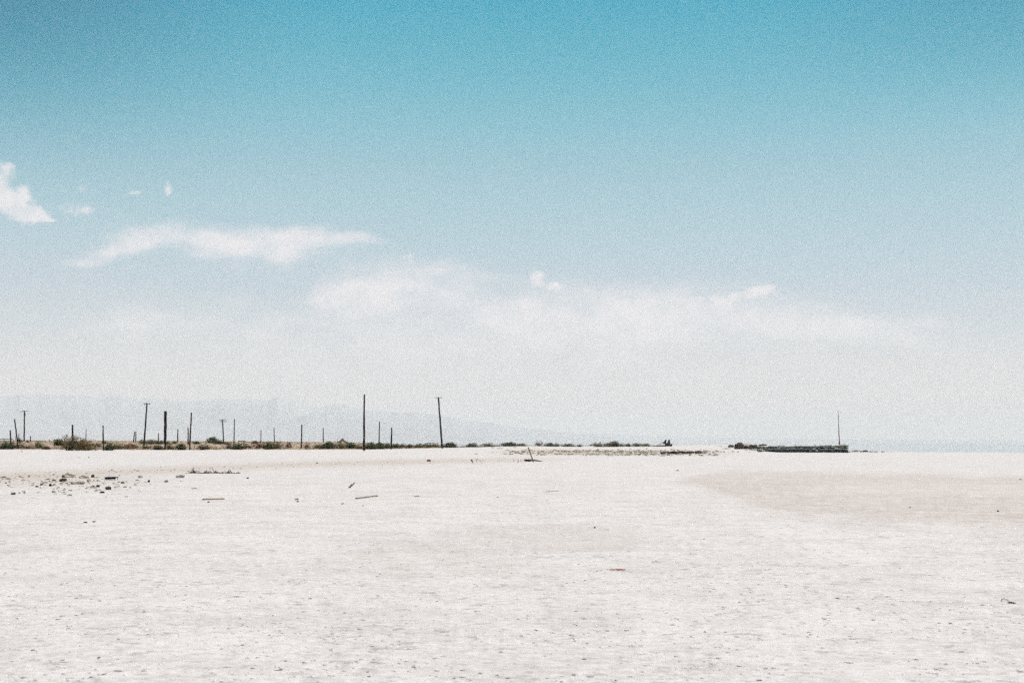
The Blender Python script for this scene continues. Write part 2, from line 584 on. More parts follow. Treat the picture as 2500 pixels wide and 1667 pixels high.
    col = t.mix(t.math('MULTIPLY', t.maprange(blot, 0.54, 0.66, 0.0, .75), clus), col, (0.310, 0.288, 0.272, 1))
    col = t.mix(t.math('MULTIPLY', t.maprange(blot2, 0.55, 0.67, 0.0, .60), clus), col, (0.330, 0.305, 0.290, 1))
    col = t.mix(t.maprange(tiny, 0.56, 0.70, 0.0, .6), col, (0.330, 0.305, 0.290, 1))
    col = t.mix(t.maprange(far, 0.58, 0.72, 0, .4), col, (0.360, 0.338, 0.320, 1))
    patchy = t.noise(t.vmath('ADD', pos, (5.0, 60.0, 0.0)), 0.65, 9.0, 0.70).outputs['Fac']
    col = t.mix(t.maprange(patchy, 0.46, 0.64, 0, .38), col, (0.470, 0.438, 0.418, 1))
    col = t.mix(1.0, col, (0.985, 0.957, 0.955, 1), 'MULTIPLY')
    # zones
    n3 = t.noise(pos, 2.3, 6.0, 0.7).outputs['Fac']
    dampf = t.math('MULTIPLY', attr('damp'), t.maprange(n3, 0.36, 0.60, .25, 1.25))
    col = t.mix(dampf, col, (0.415, 0.345, 0.300, 1))
    tl = t.math('MULTIPLY', attr('tide_line'), t.maprange(n3, 0.30, 0.60, .35, 1.0))
    col = t.mix(tl, col, (0.44, 0.365, 0.305, 1))
    tl2 = t.math('MULTIPLY', attr('tide_line'), t.maprange(small, 0.54, 0.66, 0, .8))
    col = t.mix(tl2, col, (0.20, 0.155, 0.11, 1))
    sc = t.maprange(far, 0.40, 0.60)
    soil = t.mix(sc, (0.46, 0.35, 0.275, 1), (0.30, 0.235, 0.16, 1))
    col = t.mix(attr('scrub_soil'), col, soil)
    t.l(col, p.inputs['Base Color'])
    hsum = t.math('ADD', t.math('MULTIPLY', small, 0.024), t.math('ADD', t.math('MULTIPLY', tiny, 0.006), t.math('MULTIPLY', mid, 0.03)))
    b = t.n('ShaderNodeBump')
    b.inputs['Strength'].default_value = 0.8
    b.inputs['Distance'].default_value = 1.0
    t.l(hsum, b.inputs['Height'])
    t.l(b.outputs[0], p.inputs['Normal'])
    me.materials.append(m)
    o = link_mesh('ground', me)
    tag(o, 'flat white salt crust with grey specks and a browner damp patch at right', 'ground', kind='structure')


build_ground()

# ------------------------------------------------------------------ water
mb = MB()
nseg = 96
ringd = [150, 230, 300, 600, 1500, 6000, 20000, 38000]
vs = []
for r in ringd:
    for k in range(nseg):
        a = 2 * math.pi * k / nseg
        vs.append((r * math.sin(a), r * math.cos(a), WATER_Z))
fs = []
for i in range(len(ringd) - 1):
    for k in range(nseg):
        k2 = (k + 1) % nseg
        # the lake lies ahead of the camera, from well left of the view to the right side
        mid = (k + .5) * 2 * math.pi / nseg
        if math.cos(mid) < -0.05:
            continue
        fs.append((i * nseg + k, (i + 1) * nseg + k, (i + 1) * nseg + k2, i * nseg + k2))
mb.add(vs, fs)
mw, t, p = mat_base('lake_water', 0.14, 0.5)
p.inputs['Base Color'].default_value = (0.40, 0.42, 0.425, 1)
p.inputs['IOR'].default_value = 1.33
geo = t.n('ShaderNodeNewGeometry')
wv = t.vmath('MULTIPLY', geo.outputs['Position'], (1.0, 0.35, 1.0))
wn = t.noise(wv, 1.6, 3.0, 0.5).outputs['Fac']
b = t.n('ShaderNodeBump')
b.inputs['Strength'].default_value = 0.2
b.inputs['Distance'].default_value = 0.01
t.l(wn, b.inputs['Height'])
t.l(b.outputs[0], p.inputs['Normal'])
water = mb.build('water', mw)
tag(water, 'pale blue lake meeting the hazy sky at right', 'water', kind='structure')

# ------------------------------------------------------------------ hills
M_HILL = mat_noise('desert_hill', (0.41, 0.418, 0.44), (0.46, 0.466, 0.485), 0.0006, 0.95)  # pale bluish tone carries part of the distance haze in the colour


def hills(dist, prof, depth, seed, label, rough=0.05):
    xs = np.arange(prof[0][0], prof[-1][0] + 1, 6.0)
    py = np.interp(xs, [q[0] for q in prof], [q[1] for q in prof])
    hpx = np.maximum(horizon(xs) - py, 0)
    top = hpx * dist / F
    top = top * (1 + rough * 3 * (fbm(xs / 60.0, xs * 0, 5, seed) - .5)) + 4 * (fbm(xs / 9.0, xs * 0, 3, seed + 3) - .5)
    rows = 26
    V = []
    for i in range(rows):
        u = i / (rows - 1)                  # foot to crest to back foot
        prof_h = math.sin(math.pi * min(u / 1.2, 1.0) * 0.6) / math.sin(math.pi * 0.5) if u < .84 else None
        s = np.sin(np.pi * u) ** 0.8
        yy = dist + (u - .5) * depth
        gul = fbm(xs / 70.0 + 5 + u * 2.0, np.full_like(xs, u * 5.0), 3, seed + 7)
        z = -3 + (top + 3) * s * (1 - (1 - s) * 0.22 * gul)
        for xx, zz in zip(xs, z):
            V.append(((xx - 1250) / F * yy, yy, zz))
    n = len(xs)
    Fc = [(i * n + j, i * n + j + 1, (i + 1) * n + j + 1, (i + 1) * n + j) for i in range(rows - 1) for j in range(n - 1)]
    m_ = MB()
    m_.add(V, Fc)
    o = m_.build('hills', M_HILL, smooth=True)
    tag(o, label, 'hills', kind='structure')


hills(13000, [(-1500, 1000), (-800, 955), (-300, 968), (0, 962), (120, 964), (220, 963), (330, 970), (420, 974), (520, 978), (560, 975), (600, 972), (630, 978), (655, 977),
              (680, 969), (705, 976), (730, 983), (790, 990), (840, 986), (900, 1002), (1000, 1010), (1100, 1022), (1250, 1040), (1400, 1054), (1600, 1064),
              (1850, 1070), (2200, 1072), (3400, 1074)], 3600, 3, 'faint high blue-grey ridge in the haze behind the poles', 0.05)
hills(9500, [(-1500, 1040), (-400, 1020), (0, 1032), (150, 1040), (400, 1052), (640, 1030), (760, 1010), (880, 1002), (960, 1004), (1050, 1012), (1150, 1026),
             (1260, 1042), (1400, 1058), (1560, 1070), (1700, 1078), (1760, 1079)], 2400, 13, 'lower hazy foothill sloping down to the right behind the tallest pole', 0.04)

# ------------------------------------------------------------------ poles
# (top x, top y, base x, base y, width px, kind, label)
POLES = [
    (25.6, 1050, 26.5, 1086, 2.5, 'post', 'short dark post standing in the dark green shrub at the left edge'),
    (36, 1022.7, 44.6, 1094.5, 2.3, 'post', 'bare post leaning steeply to the left beside the left edge shrub'),
    (45.6, 1058.4, 46.0, 1076, 1.3, 'post', 'thin stub of a post just right of the steeply leaning post'),
    (38.4, 1065, 38.6, 1076.5, 0.9, 'post', 'hair thin far stub behind the steeply leaning post'),
    (59.5, 1001.9, 59.0, 1077, 2.2, 'tpole', 'grey utility pole with one straight crossarm and a bulky fitting near its top'),
    (75.0, 1064, 74.4, 1078, 1.7, 'post', 'low thick stub just right of the straight crossarm pole'),
    (120.4, 1072, 120.4, 1077, 1.0, 'post', 'tiny far stub above the pale scrub left of the largest bush'),
    (177.8, 1036.6, 177.0, 1094, 3.0, 'post', 'dark post rising out of the largest olive bush'),
    (210.2, 1047.2, 209.8, 1076, 1.4, 'post', 'thin pale grey far post behind the yellow olive bush'),
    (251.8, 1038.2, 252.8, 1099.5, 2.3, 'post', 'plain upright post standing alone right of the yellow olive bush'),
    (328.6, 1053.2, 325.9, 1079.5, 1.8, 'post', 'left one of two short twin posts leaning right'),
    (332.1, 1053.2, 331.6, 1077, 1.6, 'post', 'right one of two short twin posts, upright'),
    (359.5, 984.2, 350.9, 1095.5, 2.6, 'broken', 'tall pole leaning right with a broken drooping crossarm'),
    (386.7, 1056.3, 386.8, 1080, 1.7, 'post', 'short thin post between the broken crossarm pole and the thickest post'),
    (404.4, 1003.3, 403.2, 1098, 4.3, 'thick', 'thickest post, square topped and dark red brown, worn thin at its foot'),
    (434.4, 1046.8, 433.7, 1079, 1.8, 'post', 'far short post midway between the thickest post and the close pair'),
    (459.7, 1043.4, 459.2, 1085, 2.0, 'post', 'shorter post of the close pair, just left of the taller one'),
    (467.1, 1007, 463, 1098, 2.4, 'post', 'taller post of the close pair, leaning slightly right'),
    (543.9, 1023.7, 546, 1083, 1.9, 'double', 'utility pole with two crossarms one above the other'),
    (572.7, 1022.3, 571, 1088, 1.6, 'tagpole', 'slim pole with a small pale band, right of the double crossarm pole'),
    (637.4, 1049.5, 637, 1080, 1.3, 'post', 'thin far red brown post, first right of the timber frame'),
    (668.8, 1043.7, 670.2, 1080, 1.4, 'post', 'thin far red brown post leaning left behind the dark and olive bushes'),
    (736.6, 1035.9, 735.8, 1094, 2.1, 'post', 'dark bare post standing alone between rust brown shrubs'),
    (789.1, 1044.5, 789.3, 1080, 1.6, 'post', 'far straight post left of the brown brush shelter'),
    (890, 962.4, 888.7, 1100, 3.3, 'tall', 'tallest pole, bare and dark with a small white tag near its foot'),
    (926.5, 1028.7, 925.4, 1085, 1.8, 'post', 'slim post directly right of the tallest pole'),
    (956.3, 1043, 955.4, 1096.4, 2.4, 'post', 'shorter thicker post, second right of the tallest pole'),
    (1070.2, 969.3, 1079.6, 1094.5, 2.8, 'thinarm', 'tall pole leaning left with a very thin crossarm at its tip'),
]


def crossarm(root, at, axis, length, r, m, tilt=0.0, name='crossarm', pins=True, shift=0.0):
    a = Vector((math.cos(axis) * math.cos(tilt), math.sin(axis) * math.cos(tilt), math.sin(tilt)))
    c = at + a * shift
    b_ = MB()
    e = a * (length / 2)
    b_.tube([c - e, c - e * .3, c + e * .35, c + e], [r, r * 1.05, r, r * .95], 6)
    o = b_.build(name, m, root)
    if pins:
        for k in (-.9, -.45, .45, .9):
            pb = MB()
            q = c + e * k
            pb.tube([q, q + Vector((0, 0, .10)), q + Vector((0, 0, .17))], [.022, .05, .03], 8)
            pb.build('insulator', M_STEEL, o)
    return o


for (tx, ty, bx, by, w, kind, label) in POLES:
    base = ground_at(bx, by)
    d = base.y
    rt = ray(tx, ty)
    # height from the photograph at the pole's own distance
    topz = CAM_H + rt.z * d
    top = Vector((rt.x * d, d + random.uniform(-.2, .2), topz)) - base
    r = 1.55 * w * d / F / 2
    b_ = MB()
    n = 12
    pts, rad = [Vector((0, 0, -0.4))], [r * 1.08]
    for i in range(n + 1):
        u = i / n
        wob = Vector((random.uniform(-1, 1), random.uniform(-1, 1), 0)) * r * .18 * (0 < i < n)
        pts.append(top * u + wob)
        rr = r * (1.12 - .28 * u)
        if kind == 'thick':
            rr = r * (0.62 if u < .08 else (0.8 if u < .2 else 1.03))
            if u < .08:
                pts[-1] += Vector((-r * .5, 0, 0))
        if kind == 'tall':
            rr = r * (1.15 - .5 * u)
        rad.append(rr * random.uniform(.94, 1.06))
    name = 'utility_pole' if kind in ('tpole', 'broken', 'double', 'thinarm', 'tall') else 'wooden_post'
    mat = M_POLE_GREY if kind in ('tpole', 'double') else M_POLE
    b_.tube(pts, rad, 12, .05)
    parts = kind in ('tpole', 'broken', 'double', 'thinarm', 'tall', 'tagpole')
    if not parts:
        o = b_.build(name, mat, None, base, smooth=False)
        tag(o, label, 'post', 'bare posts standing in the scrub')
        continue
    root = empty(name, base)
    tag(root, label, 'utility pole' if name == 'utility_pole' else 'post',
        'utility poles standing in the scrub' if name == 'utility_pole' else 'bare posts standing in the scrub')
    b_.build('pole', mat, root)
    px1 = d / F                # metres per photograph pixel here
    if kind == 'tpole':
        crossarm(root, top * .975, math.radians(8), 19.5 * px1, .065, M_POLE_GREY, math.radians(4.5))
        f_ = MB()
        q = top * .86
        f_.tube([q + Vector((1.2 * px1, 0, -3 * px1)), q + Vector((1.5 * px1, 0, 0)), q + Vector((1.0 * px1, 0, 4 * px1)), q + Vector((.6 * px1, 0, 6 * px1))],
                [.08, .17, .16, .06], 8, .15)
        f_.build('transformer', M_IRON, root)
    elif kind == 'broken':
        crossarm(root, top * .985, math.radians(-6), 9 * px1, .05, M_POLE, math.radians(-2), shift=3.4 * px1)
        crossarm(root, top * .985, math.radians(-6), 9.5 * px1, .05, M_POLE, math.radians(-9), shift=-4.4 * px1, name='broken_crossarm', pins=False)
        f_ = MB()
        q = top * .985 + Vector((-5.0 * px1, 0, -.2 * px1))
        f_.tube([q, q + Vector((-.4 * px1, 0, -1.6 * px1)), q + Vector((-.2 * px1, 0, -2.6 * px1))], [.03, .09, .06], 8)
        f_.build('insulator', M_IRON, root)
    elif kind == 'double':
        crossarm(root, top * .985, math.radians(10), 16 * px1, .06, M_POLE_GREY, math.radians(2), shift=.3 * px1)
        crossarm(root, top * .91, math.radians(10), 17 * px1, .06, M_POLE_GREY, math.radians(1), shift=1.2 * px1)
        f_ = MB()
        q = top * .825
        f_.tube([q + Vector((-5 * px1, 0, 1 * px1)), q + Vector((-2.5 * px1, 0, -1.2 * px1)), q + Vector((0, 0, 1.2 * px1))], [.03, .035, .03], 6)
        f_.build('bracket', M_STEEL, root)
    elif kind == 'thinarm':
        crossarm(root, top * .985, math.radians(10), 18 * px1, .028, M_POLE_GREY, math.radians(-1), pins=True)
    elif kind == 'tall':
        f_ = MB()
        f_.box(top * .235 + Vector((.6 * px1, -r * 1.25, 0)), (2.2 * px1, .03, 1.6 * px1), ry=.3)
        f_.build('tag', M_WHITE, root)
        for k in (.965, .95, .935):
            pb = MB()
            q = top * k + Vector((-r * .5, 0, 0))
            pb.tube([q, q + Vector((-1.4 * px1, 0, .02))], [.016, .016], 6)
            pb.build('step_bolt', M_IRON, root)
    elif kind == 'tagpole':
        f_ = MB()
        q = top * .72
        f_.tube([q, q + (top * .03)], [r * 1.25, r * 1.25], 12)
        f_.build('band', M_WHITE, root)

# ------------------------------------------------------------------ shrubs
def shrub_mesh(name, mat, seed, n_clump=70, leaves=12, leaf=.05, spiky=False):
    """one unit wide, one unit high dome of small leaves"""
    rg = np.random.default_rng(seed)
    ph = rg.uniform(0, 6.28, 6)
    V, Fc = [], []
    for c in range(n_clump):
        a = rg.uniform(0, 2 * math.pi)
        ct = rg.uniform(0, 1)
        st = math.sqrt(1 - ct * ct)
        R_ = 1 + .20 * math.sin(2 * a + ph[0]) * st + .16 * math.sin(3 * a + ph[1] + 2 * ct) + .13 * math.sin(5 * a + ph[2] + 4 * ct)
        rr = R_ * rg.uniform(0, 1) ** .42
        cx, cy, cz = .46 * rr * st * math.cos(a), .46 * rr * st * math.sin(a), .92 * rr * ct ** .7
        if spiky:
            cz *= rg.uniform(.7, 1.2)
        cs = rg.uniform(.03, .08)
        for l in range(leaves):
            p = np.array([cx, cy, cz]) + rg.normal(0, cs, 3) * np.array([1, 1, .9])
            p[2] = max(p[2], 0.01)
            u = rg.normal(0, 1, 3)
            u /= np.linalg.norm(u)
            if spiky:
                u = np.array([rg.normal(0, .4), rg.normal(0, .4), 1.0])
                u /= np.linalg.norm(u)
            w_ = np.cross(u, rg.normal(0, 1, 3))
            w_ /= np.linalg.norm(w_) + 1e-9
            L, B = leaf * rg.uniform(.7, 1.5), leaf * rg.uniform(.35, .6)
            if spiky:
                L *= 1.8
                B *= .45
            k = len(V)
            V += [tuple(p - u * L / 2), tuple(p + w_ * B / 2), tuple(p + u * L / 2), tuple(p - w_ * B / 2)]
            Fc.append((k, k + 1, k + 2, k + 3))
    A_ = np.array(V)
    A_[:, 0] -= (np.percentile(A_[:, 0], 2) + np.percentile(A_[:, 0], 98)) / 2
    A_[:, 0] /= np.percentile(A_[:, 0], 97) - np.percentile(A_[:, 0], 3)
    A_[:, 2] /= np.percentile(A_[:, 2], 97)
    V = [tuple(q) for q in A_]
    me = bpy.data.meshes.new(name)
    me.from_pydata(V, [], Fc)
    me.update()
    me.materials.append(mat)
    return me


def twig_mesh(seed, mat):
    rg = random.Random(seed)
    b_ = MB()
    for k in range(14):
        a = rg.uniform(0, 2 * math.pi)
        s = rg.uniform(.15, .42)
        p1 = Vector((math.cos(a) * s * .5, math.sin(a) * s * .4, rg.uniform(.25, .45)))
        p2 = Vector((math.cos(a) * s, math.sin(a) * s * .8, rg.uniform(.55, .95)))
        b_.tube([(0, 0, -.03), p1, p2], [.012, .008, .004], 5)
    me = bpy.data.meshes.new('stems')
    me.from_pydata(b_.v, [], b_.f)
    me.update()
    me.materials.append(mat)
    return me


SHRUBS = {}
for kname, cfg in {'dark': (170, 16, .085, False), 'olive': (150, 14, .08, False), 'gold': (260, 16, .06, False),
                   'rust': (150, 14, .06, True), 'brown': (150, 14, .08, False), 'tan': (50, 10, .045, True)}.items():
    SHRUBS[kname] = [shrub_mesh('foliage', LEAF[kname], 100 + 7 * q + len(kname), cfg[0], cfg[1], cfg[2], cfg[3]) for q in range(4)]
TWIGS = twig_mesh(4, M_POLE_GREY)
KIND_WORD = {'dark': 'dark green', 'olive': 'olive green', 'gold': 'yellow olive', 'rust': 'rust brown', 'brown': 'dark brown', 'tan': 'dry tan'}

# (centre x, base y, width px, height px, kind, label)
BUSHES = [
    (20, 1096.5, 48, 14, 'dark', 'wide low dark green shrub at the left edge of the scrub'),
    (70, 1096, 26, 10, 'rust', 'low rust brown shrub right of the steeply leaning post'),
    (97, 1094, 22, 14, 'olive', 'small olive shrub between the rust brown shrub and the largest bush'),
    (112, 1097, 17, 6, 'dark', 'flat little green shrub at the edge of the white ground left of the largest bush'),
    (144, 1088, 21, 13, 'dark', 'dark green shrub set back, just left of the largest bush'),
    (174, 1099.5, 38, 29, 'gold', 'largest bush, round and olive with a dark purple foot and a post rising from it'),
    (209, 1099.5, 40, 21, 'gold', 'second largest bush, yellow olive, right beside the largest one'),
    (240, 1091, 14, 8, 'olive', 'small olive shrub left of the plain upright post'),
    (268, 1099.5, 23, 15, 'dark', 'dark green shrub just right of the plain upright post'),
    (290, 1096.5, 25, 11, 'olive', 'olive shrub left of the long rust brown shrub'),
    (313, 1096, 30, 11, 'rust', 'long rust brown shrub left of the pole with the broken crossarm'),
    (133, 1080, 9, 5, 'tan', 'tiny dry shrub on the skyline left of the largest bush'),
    (67, 1080, 6, 5, 'brown', 'tiny brown shrub on the skyline beside the straight crossarm pole'),
    (255, 1084, 15, 7, 'olive', 'small olive shrub on the rise behind the plain upright post'),
    (49, 1079, 12, 8, 'brown', 'dark brown shrub on the rise just right of the steeply leaning post'),
    (348, 1083, 15, 8, 'olive', 'small olive shrub on the rise behind the foot of the broken crossarm pole'),
    (366, 1084, 27, 9, 'olive', 'olive shrub on the rise right of the broken crossarm pole'),
    (390, 1084, 21, 7, 'dark', 'green shrub on the rise at the short thin post left of the thickest post'),
    (410, 1084.5, 20, 7, 'olive', 'olive shrub on the rise right behind the thickest post'),
    (427, 1083, 11, 6, 'olive', 'tiny olive shrub on the rise left of the far short post'),
    (386, 1098, 21, 9, 'dark', 'round dark green shrub at the edge left of the thickest post'),
    (357, 1096.5, 22, 9, 'olive', 'pale green shrub at the foot of the broken crossarm pole'),
    (417, 1097.5, 20, 11, 'olive', 'olive shrub at the edge right of the thickest post'),
    (441, 1098, 20, 12, 'dark', 'dark green shrub at the edge left of the close pair of posts'),
    (480, 1084, 15, 6, 'dark', 'small dark shrub on the rise right of the close pair of posts'),
    (494, 1098, 19, 11, 'brown', 'dark shrub at the edge right of the close pair of posts'),
    (508, 1096, 16, 8, 'olive', 'olive shrub touching the dark one right of the close pair'),
    (517, 1082, 22, 12, 'dark', 'tall left half of the dark thicket left of the double crossarm pole'),
    (534, 1084, 24, 8, 'dark', 'low right half of the dark thicket at the double crossarm pole'),
    (328, 1094, 18, 8, 'olive', 'green shrub at the edge below the twin posts'),
    (558, 1095.5, 12, 8, 'dark', 'small dark green shrub left of the slim pole with the pale band'),
    (557, 1086, 15, 6, 'olive', 'low olive shrub between the double crossarm pole and the slim banded pole'),
    (582, 1097.5, 29, 12, 'dark', 'dark green shrub below the timber frame'),
    (609, 1094, 22, 9, 'rust', 'rust tan shrub right of the timber frame'),
    (622, 1083, 13, 6, 'dark', 'tiny dark green shrub on the rise left of the first thin far post'),
    (633, 1094.5, 22, 13, 'rust', 'rust brown shrub below the first thin far post'),
    (655, 1097, 20, 15, 'dark', 'dark green bush below the two thin far posts'),
    (674, 1095.5, 26, 15, 'olive', 'olive and rust bush touching the dark green bush at its right'),
    (704, 1094, 13, 12, 'rust', 'small brown upright shrub left of the lone bare post'),
    (749, 1094, 13, 10, 'rust', 'small rust shrub just right of the lone bare post'),
    (773, 1094, 14, 7, 'olive', 'low olive shrub left of the long green row'),
    (787, 1095.5, 16, 9, 'dark', 'first shrub at the left end of the long dark green row'),
    (805, 1095.5, 29, 14, 'dark', 'highest shrub of the long dark green row'),
    (834, 1095, 22, 11, 'olive', 'olive shrub in the green row under the brown brush shelter'),
    (857, 1095, 22, 12, 'dark', 'green shrub in the row two places left of the tallest pole'),
    (876, 1096, 17, 10, 'olive', 'small olive shrub touching the tallest pole on its left'),
    (903, 1096.5, 25, 13, 'dark', 'dark green shrub touching the tallest pole on its right'),
    (925, 1096, 21, 12, 'dark', 'green shrub at the foot of the slim post right of the tallest pole'),
    (945, 1095, 17, 11, 'dark', 'round dark shrub just left of the shorter thicker post'),
    (966, 1094, 17, 9, 'dark', 'green shrub just right of the shorter thicker post'),
    (985, 1092.5, 22, 8, 'olive', 'olive shrub second right of the shorter thicker post'),
    (1001, 1093.5, 13, 8, 'brown', 'small dark brown shrub midway between the thicker post and the left leaning pole'),
    (1022, 1092.5, 24, 8, 'olive', 'olive shrub right of the small dark brown shrub'),
    (1047, 1092.5, 26, 10, 'olive', 'wide olive shrub left of the pole leaning left'),
    (1066, 1092, 18, 9, 'olive', 'olive shrub touching the foot of the pole leaning left'),
    (1097, 1092.5, 27, 10, 'dark', 'spiky dark green shrub just right of the pole leaning left'),
    (1128, 1091.5, 18, 7, 'tan', 'dry tan shrub second right of the pole leaning left'),
    (1153, 1091.5, 25, 8, 'dark', 'dark green shrub third right of the pole leaning left'),
    (1195, 1090, 34, 7, 'olive', 'long flat olive shrub left of the white sand hump'),
    (1242, 1089.5, 32, 8, 'dark', 'dark green shrub on the white sand hump'),
    (1273, 1089, 22, 6, 'olive', 'low olive shrub behind the leaning plank'),
    (1316, 1089, 16, 11, 'rust', 'spiky rust tan shrub right of the leaning plank'),
    (1341, 1089.5, 21, 7, 'dark', 'dark shrub right of the spiky rust tan one'),
    (1359, 1090, 12, 7, 'olive', 'tiny olive shrub touching the dark one right of the spiky shrub'),
    (1386, 1090, 32, 6, 'olive', 'flat olive shrub in the middle of the far shore'),
    (1415, 1090.5, 13, 5, 'brown', 'small dark brown shrub before the gap in the scrub'),
    (1462, 1090.5, 30, 9, 'olive', 'olive shrub just right of the gap in the scrub'),
    (1484, 1090.5, 17, 8, 'gold', 'yellowish shrub left of the darkest round shore shrub'),
    (1502, 1090.5, 19, 11, 'dark', 'darkest round shrub of the far shore'),
    (1518, 1090, 12, 7, 'olive', 'small olive shrub right of the darkest round shore shrub'),
    (1532, 1090, 13, 6, 'dark', 'small dark green shrub standing between two olive ones on the far shore'),
    (1556, 1090, 22, 7, 'olive', 'olive shrub third left of the rusty wreck'),
    (1577, 1089.5, 20, 6, 'olive', 'last olive shrub before the rusty wreck'),
    (1760, 1090.5, 18, 4, 'tan', 'thin pale tuft left of the dark boulders'),
]
for i, (cx, by, w, h, kind, label) in enumerate(BUSHES):
    base = ground_at(cx, by)
    s = base.y / F
    sx, sz = 1.1 * w * s, 1.15 * h * s
    me = SHRUBS[kind][i % 4]
    big = w * h > 330
    grp = 'shrubs growing along the edge of the white flat'
    if big:
        root = empty('shrub', base)
        tag(root, label, 'shrub', grp)
        f_ = link_mesh('foliage', me, root)
        st = link_mesh('stems', TWIGS, root)
        for o in (f_, st):
            o.scale = (sx, sx * .9, sz)
            o.rotation_euler.z = (i * 2.39996) % 0.9 - .45
    else:
        o = link_mesh('shrub', me, None, base)
        o.scale = (sx * (1 if i % 2 else -1), sx * .9, sz)
        o.rotation_euler.z = (i * 2.39996) % 0.9 - .45
        tag(o, label, 'shrub', grp)

# dry grass and brush between the shrubs: nobody could count it
def scatter_blades(name, label, cat, cols, n, sampler, hrange, wid, blades=5):
    V, Fc, mi = [], [], []
    for k in range(n):
        p = sampler()
        if p is None:
            continue
        x, y = p
        z = hz(x, y) - .01
        hh = random.uniform(*hrange)
        ci = random.randrange(len(cols)) if random.random() < .5 else 0
        for q in range(blades):
            ox, oy = random.gauss(0, hh * .5), random.gauss(0, hh * .5)
            lx, ly = random.gauss(0, hh * .35), random.gauss(0, hh * .35)
            a = random.uniform(0, math.pi)
            wx, wy = math.cos(a) * wid, math.sin(a) * wid
            kk = len(V)
            V += [(x + ox - wx, y + oy - wy, z), (x + ox + wx, y + oy + wy, z), (x + ox + lx, y + oy + ly, z + hh * random.uniform(.6, 1.1))]
            Fc.append((kk, kk + 1, kk + 2))
            mi.append(ci)
    me = bpy.data.meshes.new(name)
    me.from_pydata(V, [], Fc)
    me.update()
    for c in cols:
        me.materials.append(c)
    me.polygons.foreach_set('material_index', mi)
    o = link_mesh(name, me)
    tag(o, label, cat, kind='stuff')


def scrub_point():
    px = random.uniform(-160, 1600)
    bl = float(np.interp(px, BX, BD))
    sh = float(np.interp(px, SX, SD))
    span = min(260, sh - bl - 6)
    if px > 1100 and random.random() < .45:
        return None
    d = bl + 6 + span * random.random() ** 1.5
    return ((px - 1250) / F * d, d)


scatter_blades('dry_grass', 'pinkish tan dry grass and brush filling the scrub between the shrubs', 'dry grass',
               [LEAF['tan'], LEAF['olive'], LEAF['rust'], LEAF['gold']], 8000, scrub_point, (.10, .30), .045)


# ------------------------------------------------------------------ rocks, debris
def rock_mesh(name, mat, seed, flat=1.0, rough=.35, sub=3):
    import bmesh
    bm = bmesh.new()
    bmesh.ops.create_icosphere(bm, subdivisions=sub, radius=.5)
    rg = np.random.default_rng(seed)
    off = rg.uniform(0, 50, 3)
    co = np.array([v.co[:] for v in bm.verts])
    n1 = fbm(co[:, 0] * 3 + off[0] + co[:, 2] * 2, co[:, 1] * 3 + off[1] - co[:, 2] * 2, 4, seed)
    n2 = fbm(co[:, 0] * 9 + off[0] - co[:, 2] * 7, co[:, 1] * 9 + off[1] + co[:, 2] * 7, 2, seed + 5)
    for v, a, c in zip(bm.verts, n1, n2):
        v.co *= 1 + (a - .5) * rough * 3.6 + (c - .5) * rough * 1.6
        v.co.z = v.co.z * flat + .32 * flat
        if v.co.z < -.08:
            v.co.z = -.08
    me = bpy.data.meshes.new(name)
    bm.to_mesh(me)
    bm.free()
    me.materials.append(mat)
    return me


ROCKS = {k: [rock_mesh('stone', m_, 50 + q * 3, 1.0) for q in range(4)] for k, m_ in
         (('dark', M_DARKROCK), ('crust', M_CRUSTROCK), ('pale', M_CRUST), ('red', M_RUSTRED))}


def rock(px, py, w, h, kind, label, cat='stone', group=None, name='stone', depth=.8, idx=[0]):
    base = ground_at(px, py)
    s = base.y / F
    idx[0] += 1
    o = link_mesh(name, ROCKS[kind][idx[0] % 4], None, base)
    o.scale = (w * s, w * s * depth, max(h * s / .85, .01))
    o.location.z -= .12 * h * s
    o.rotation_euler.z = idx[0] * 1.3 % 0.8
    tag(o, label, cat, group)
    return o


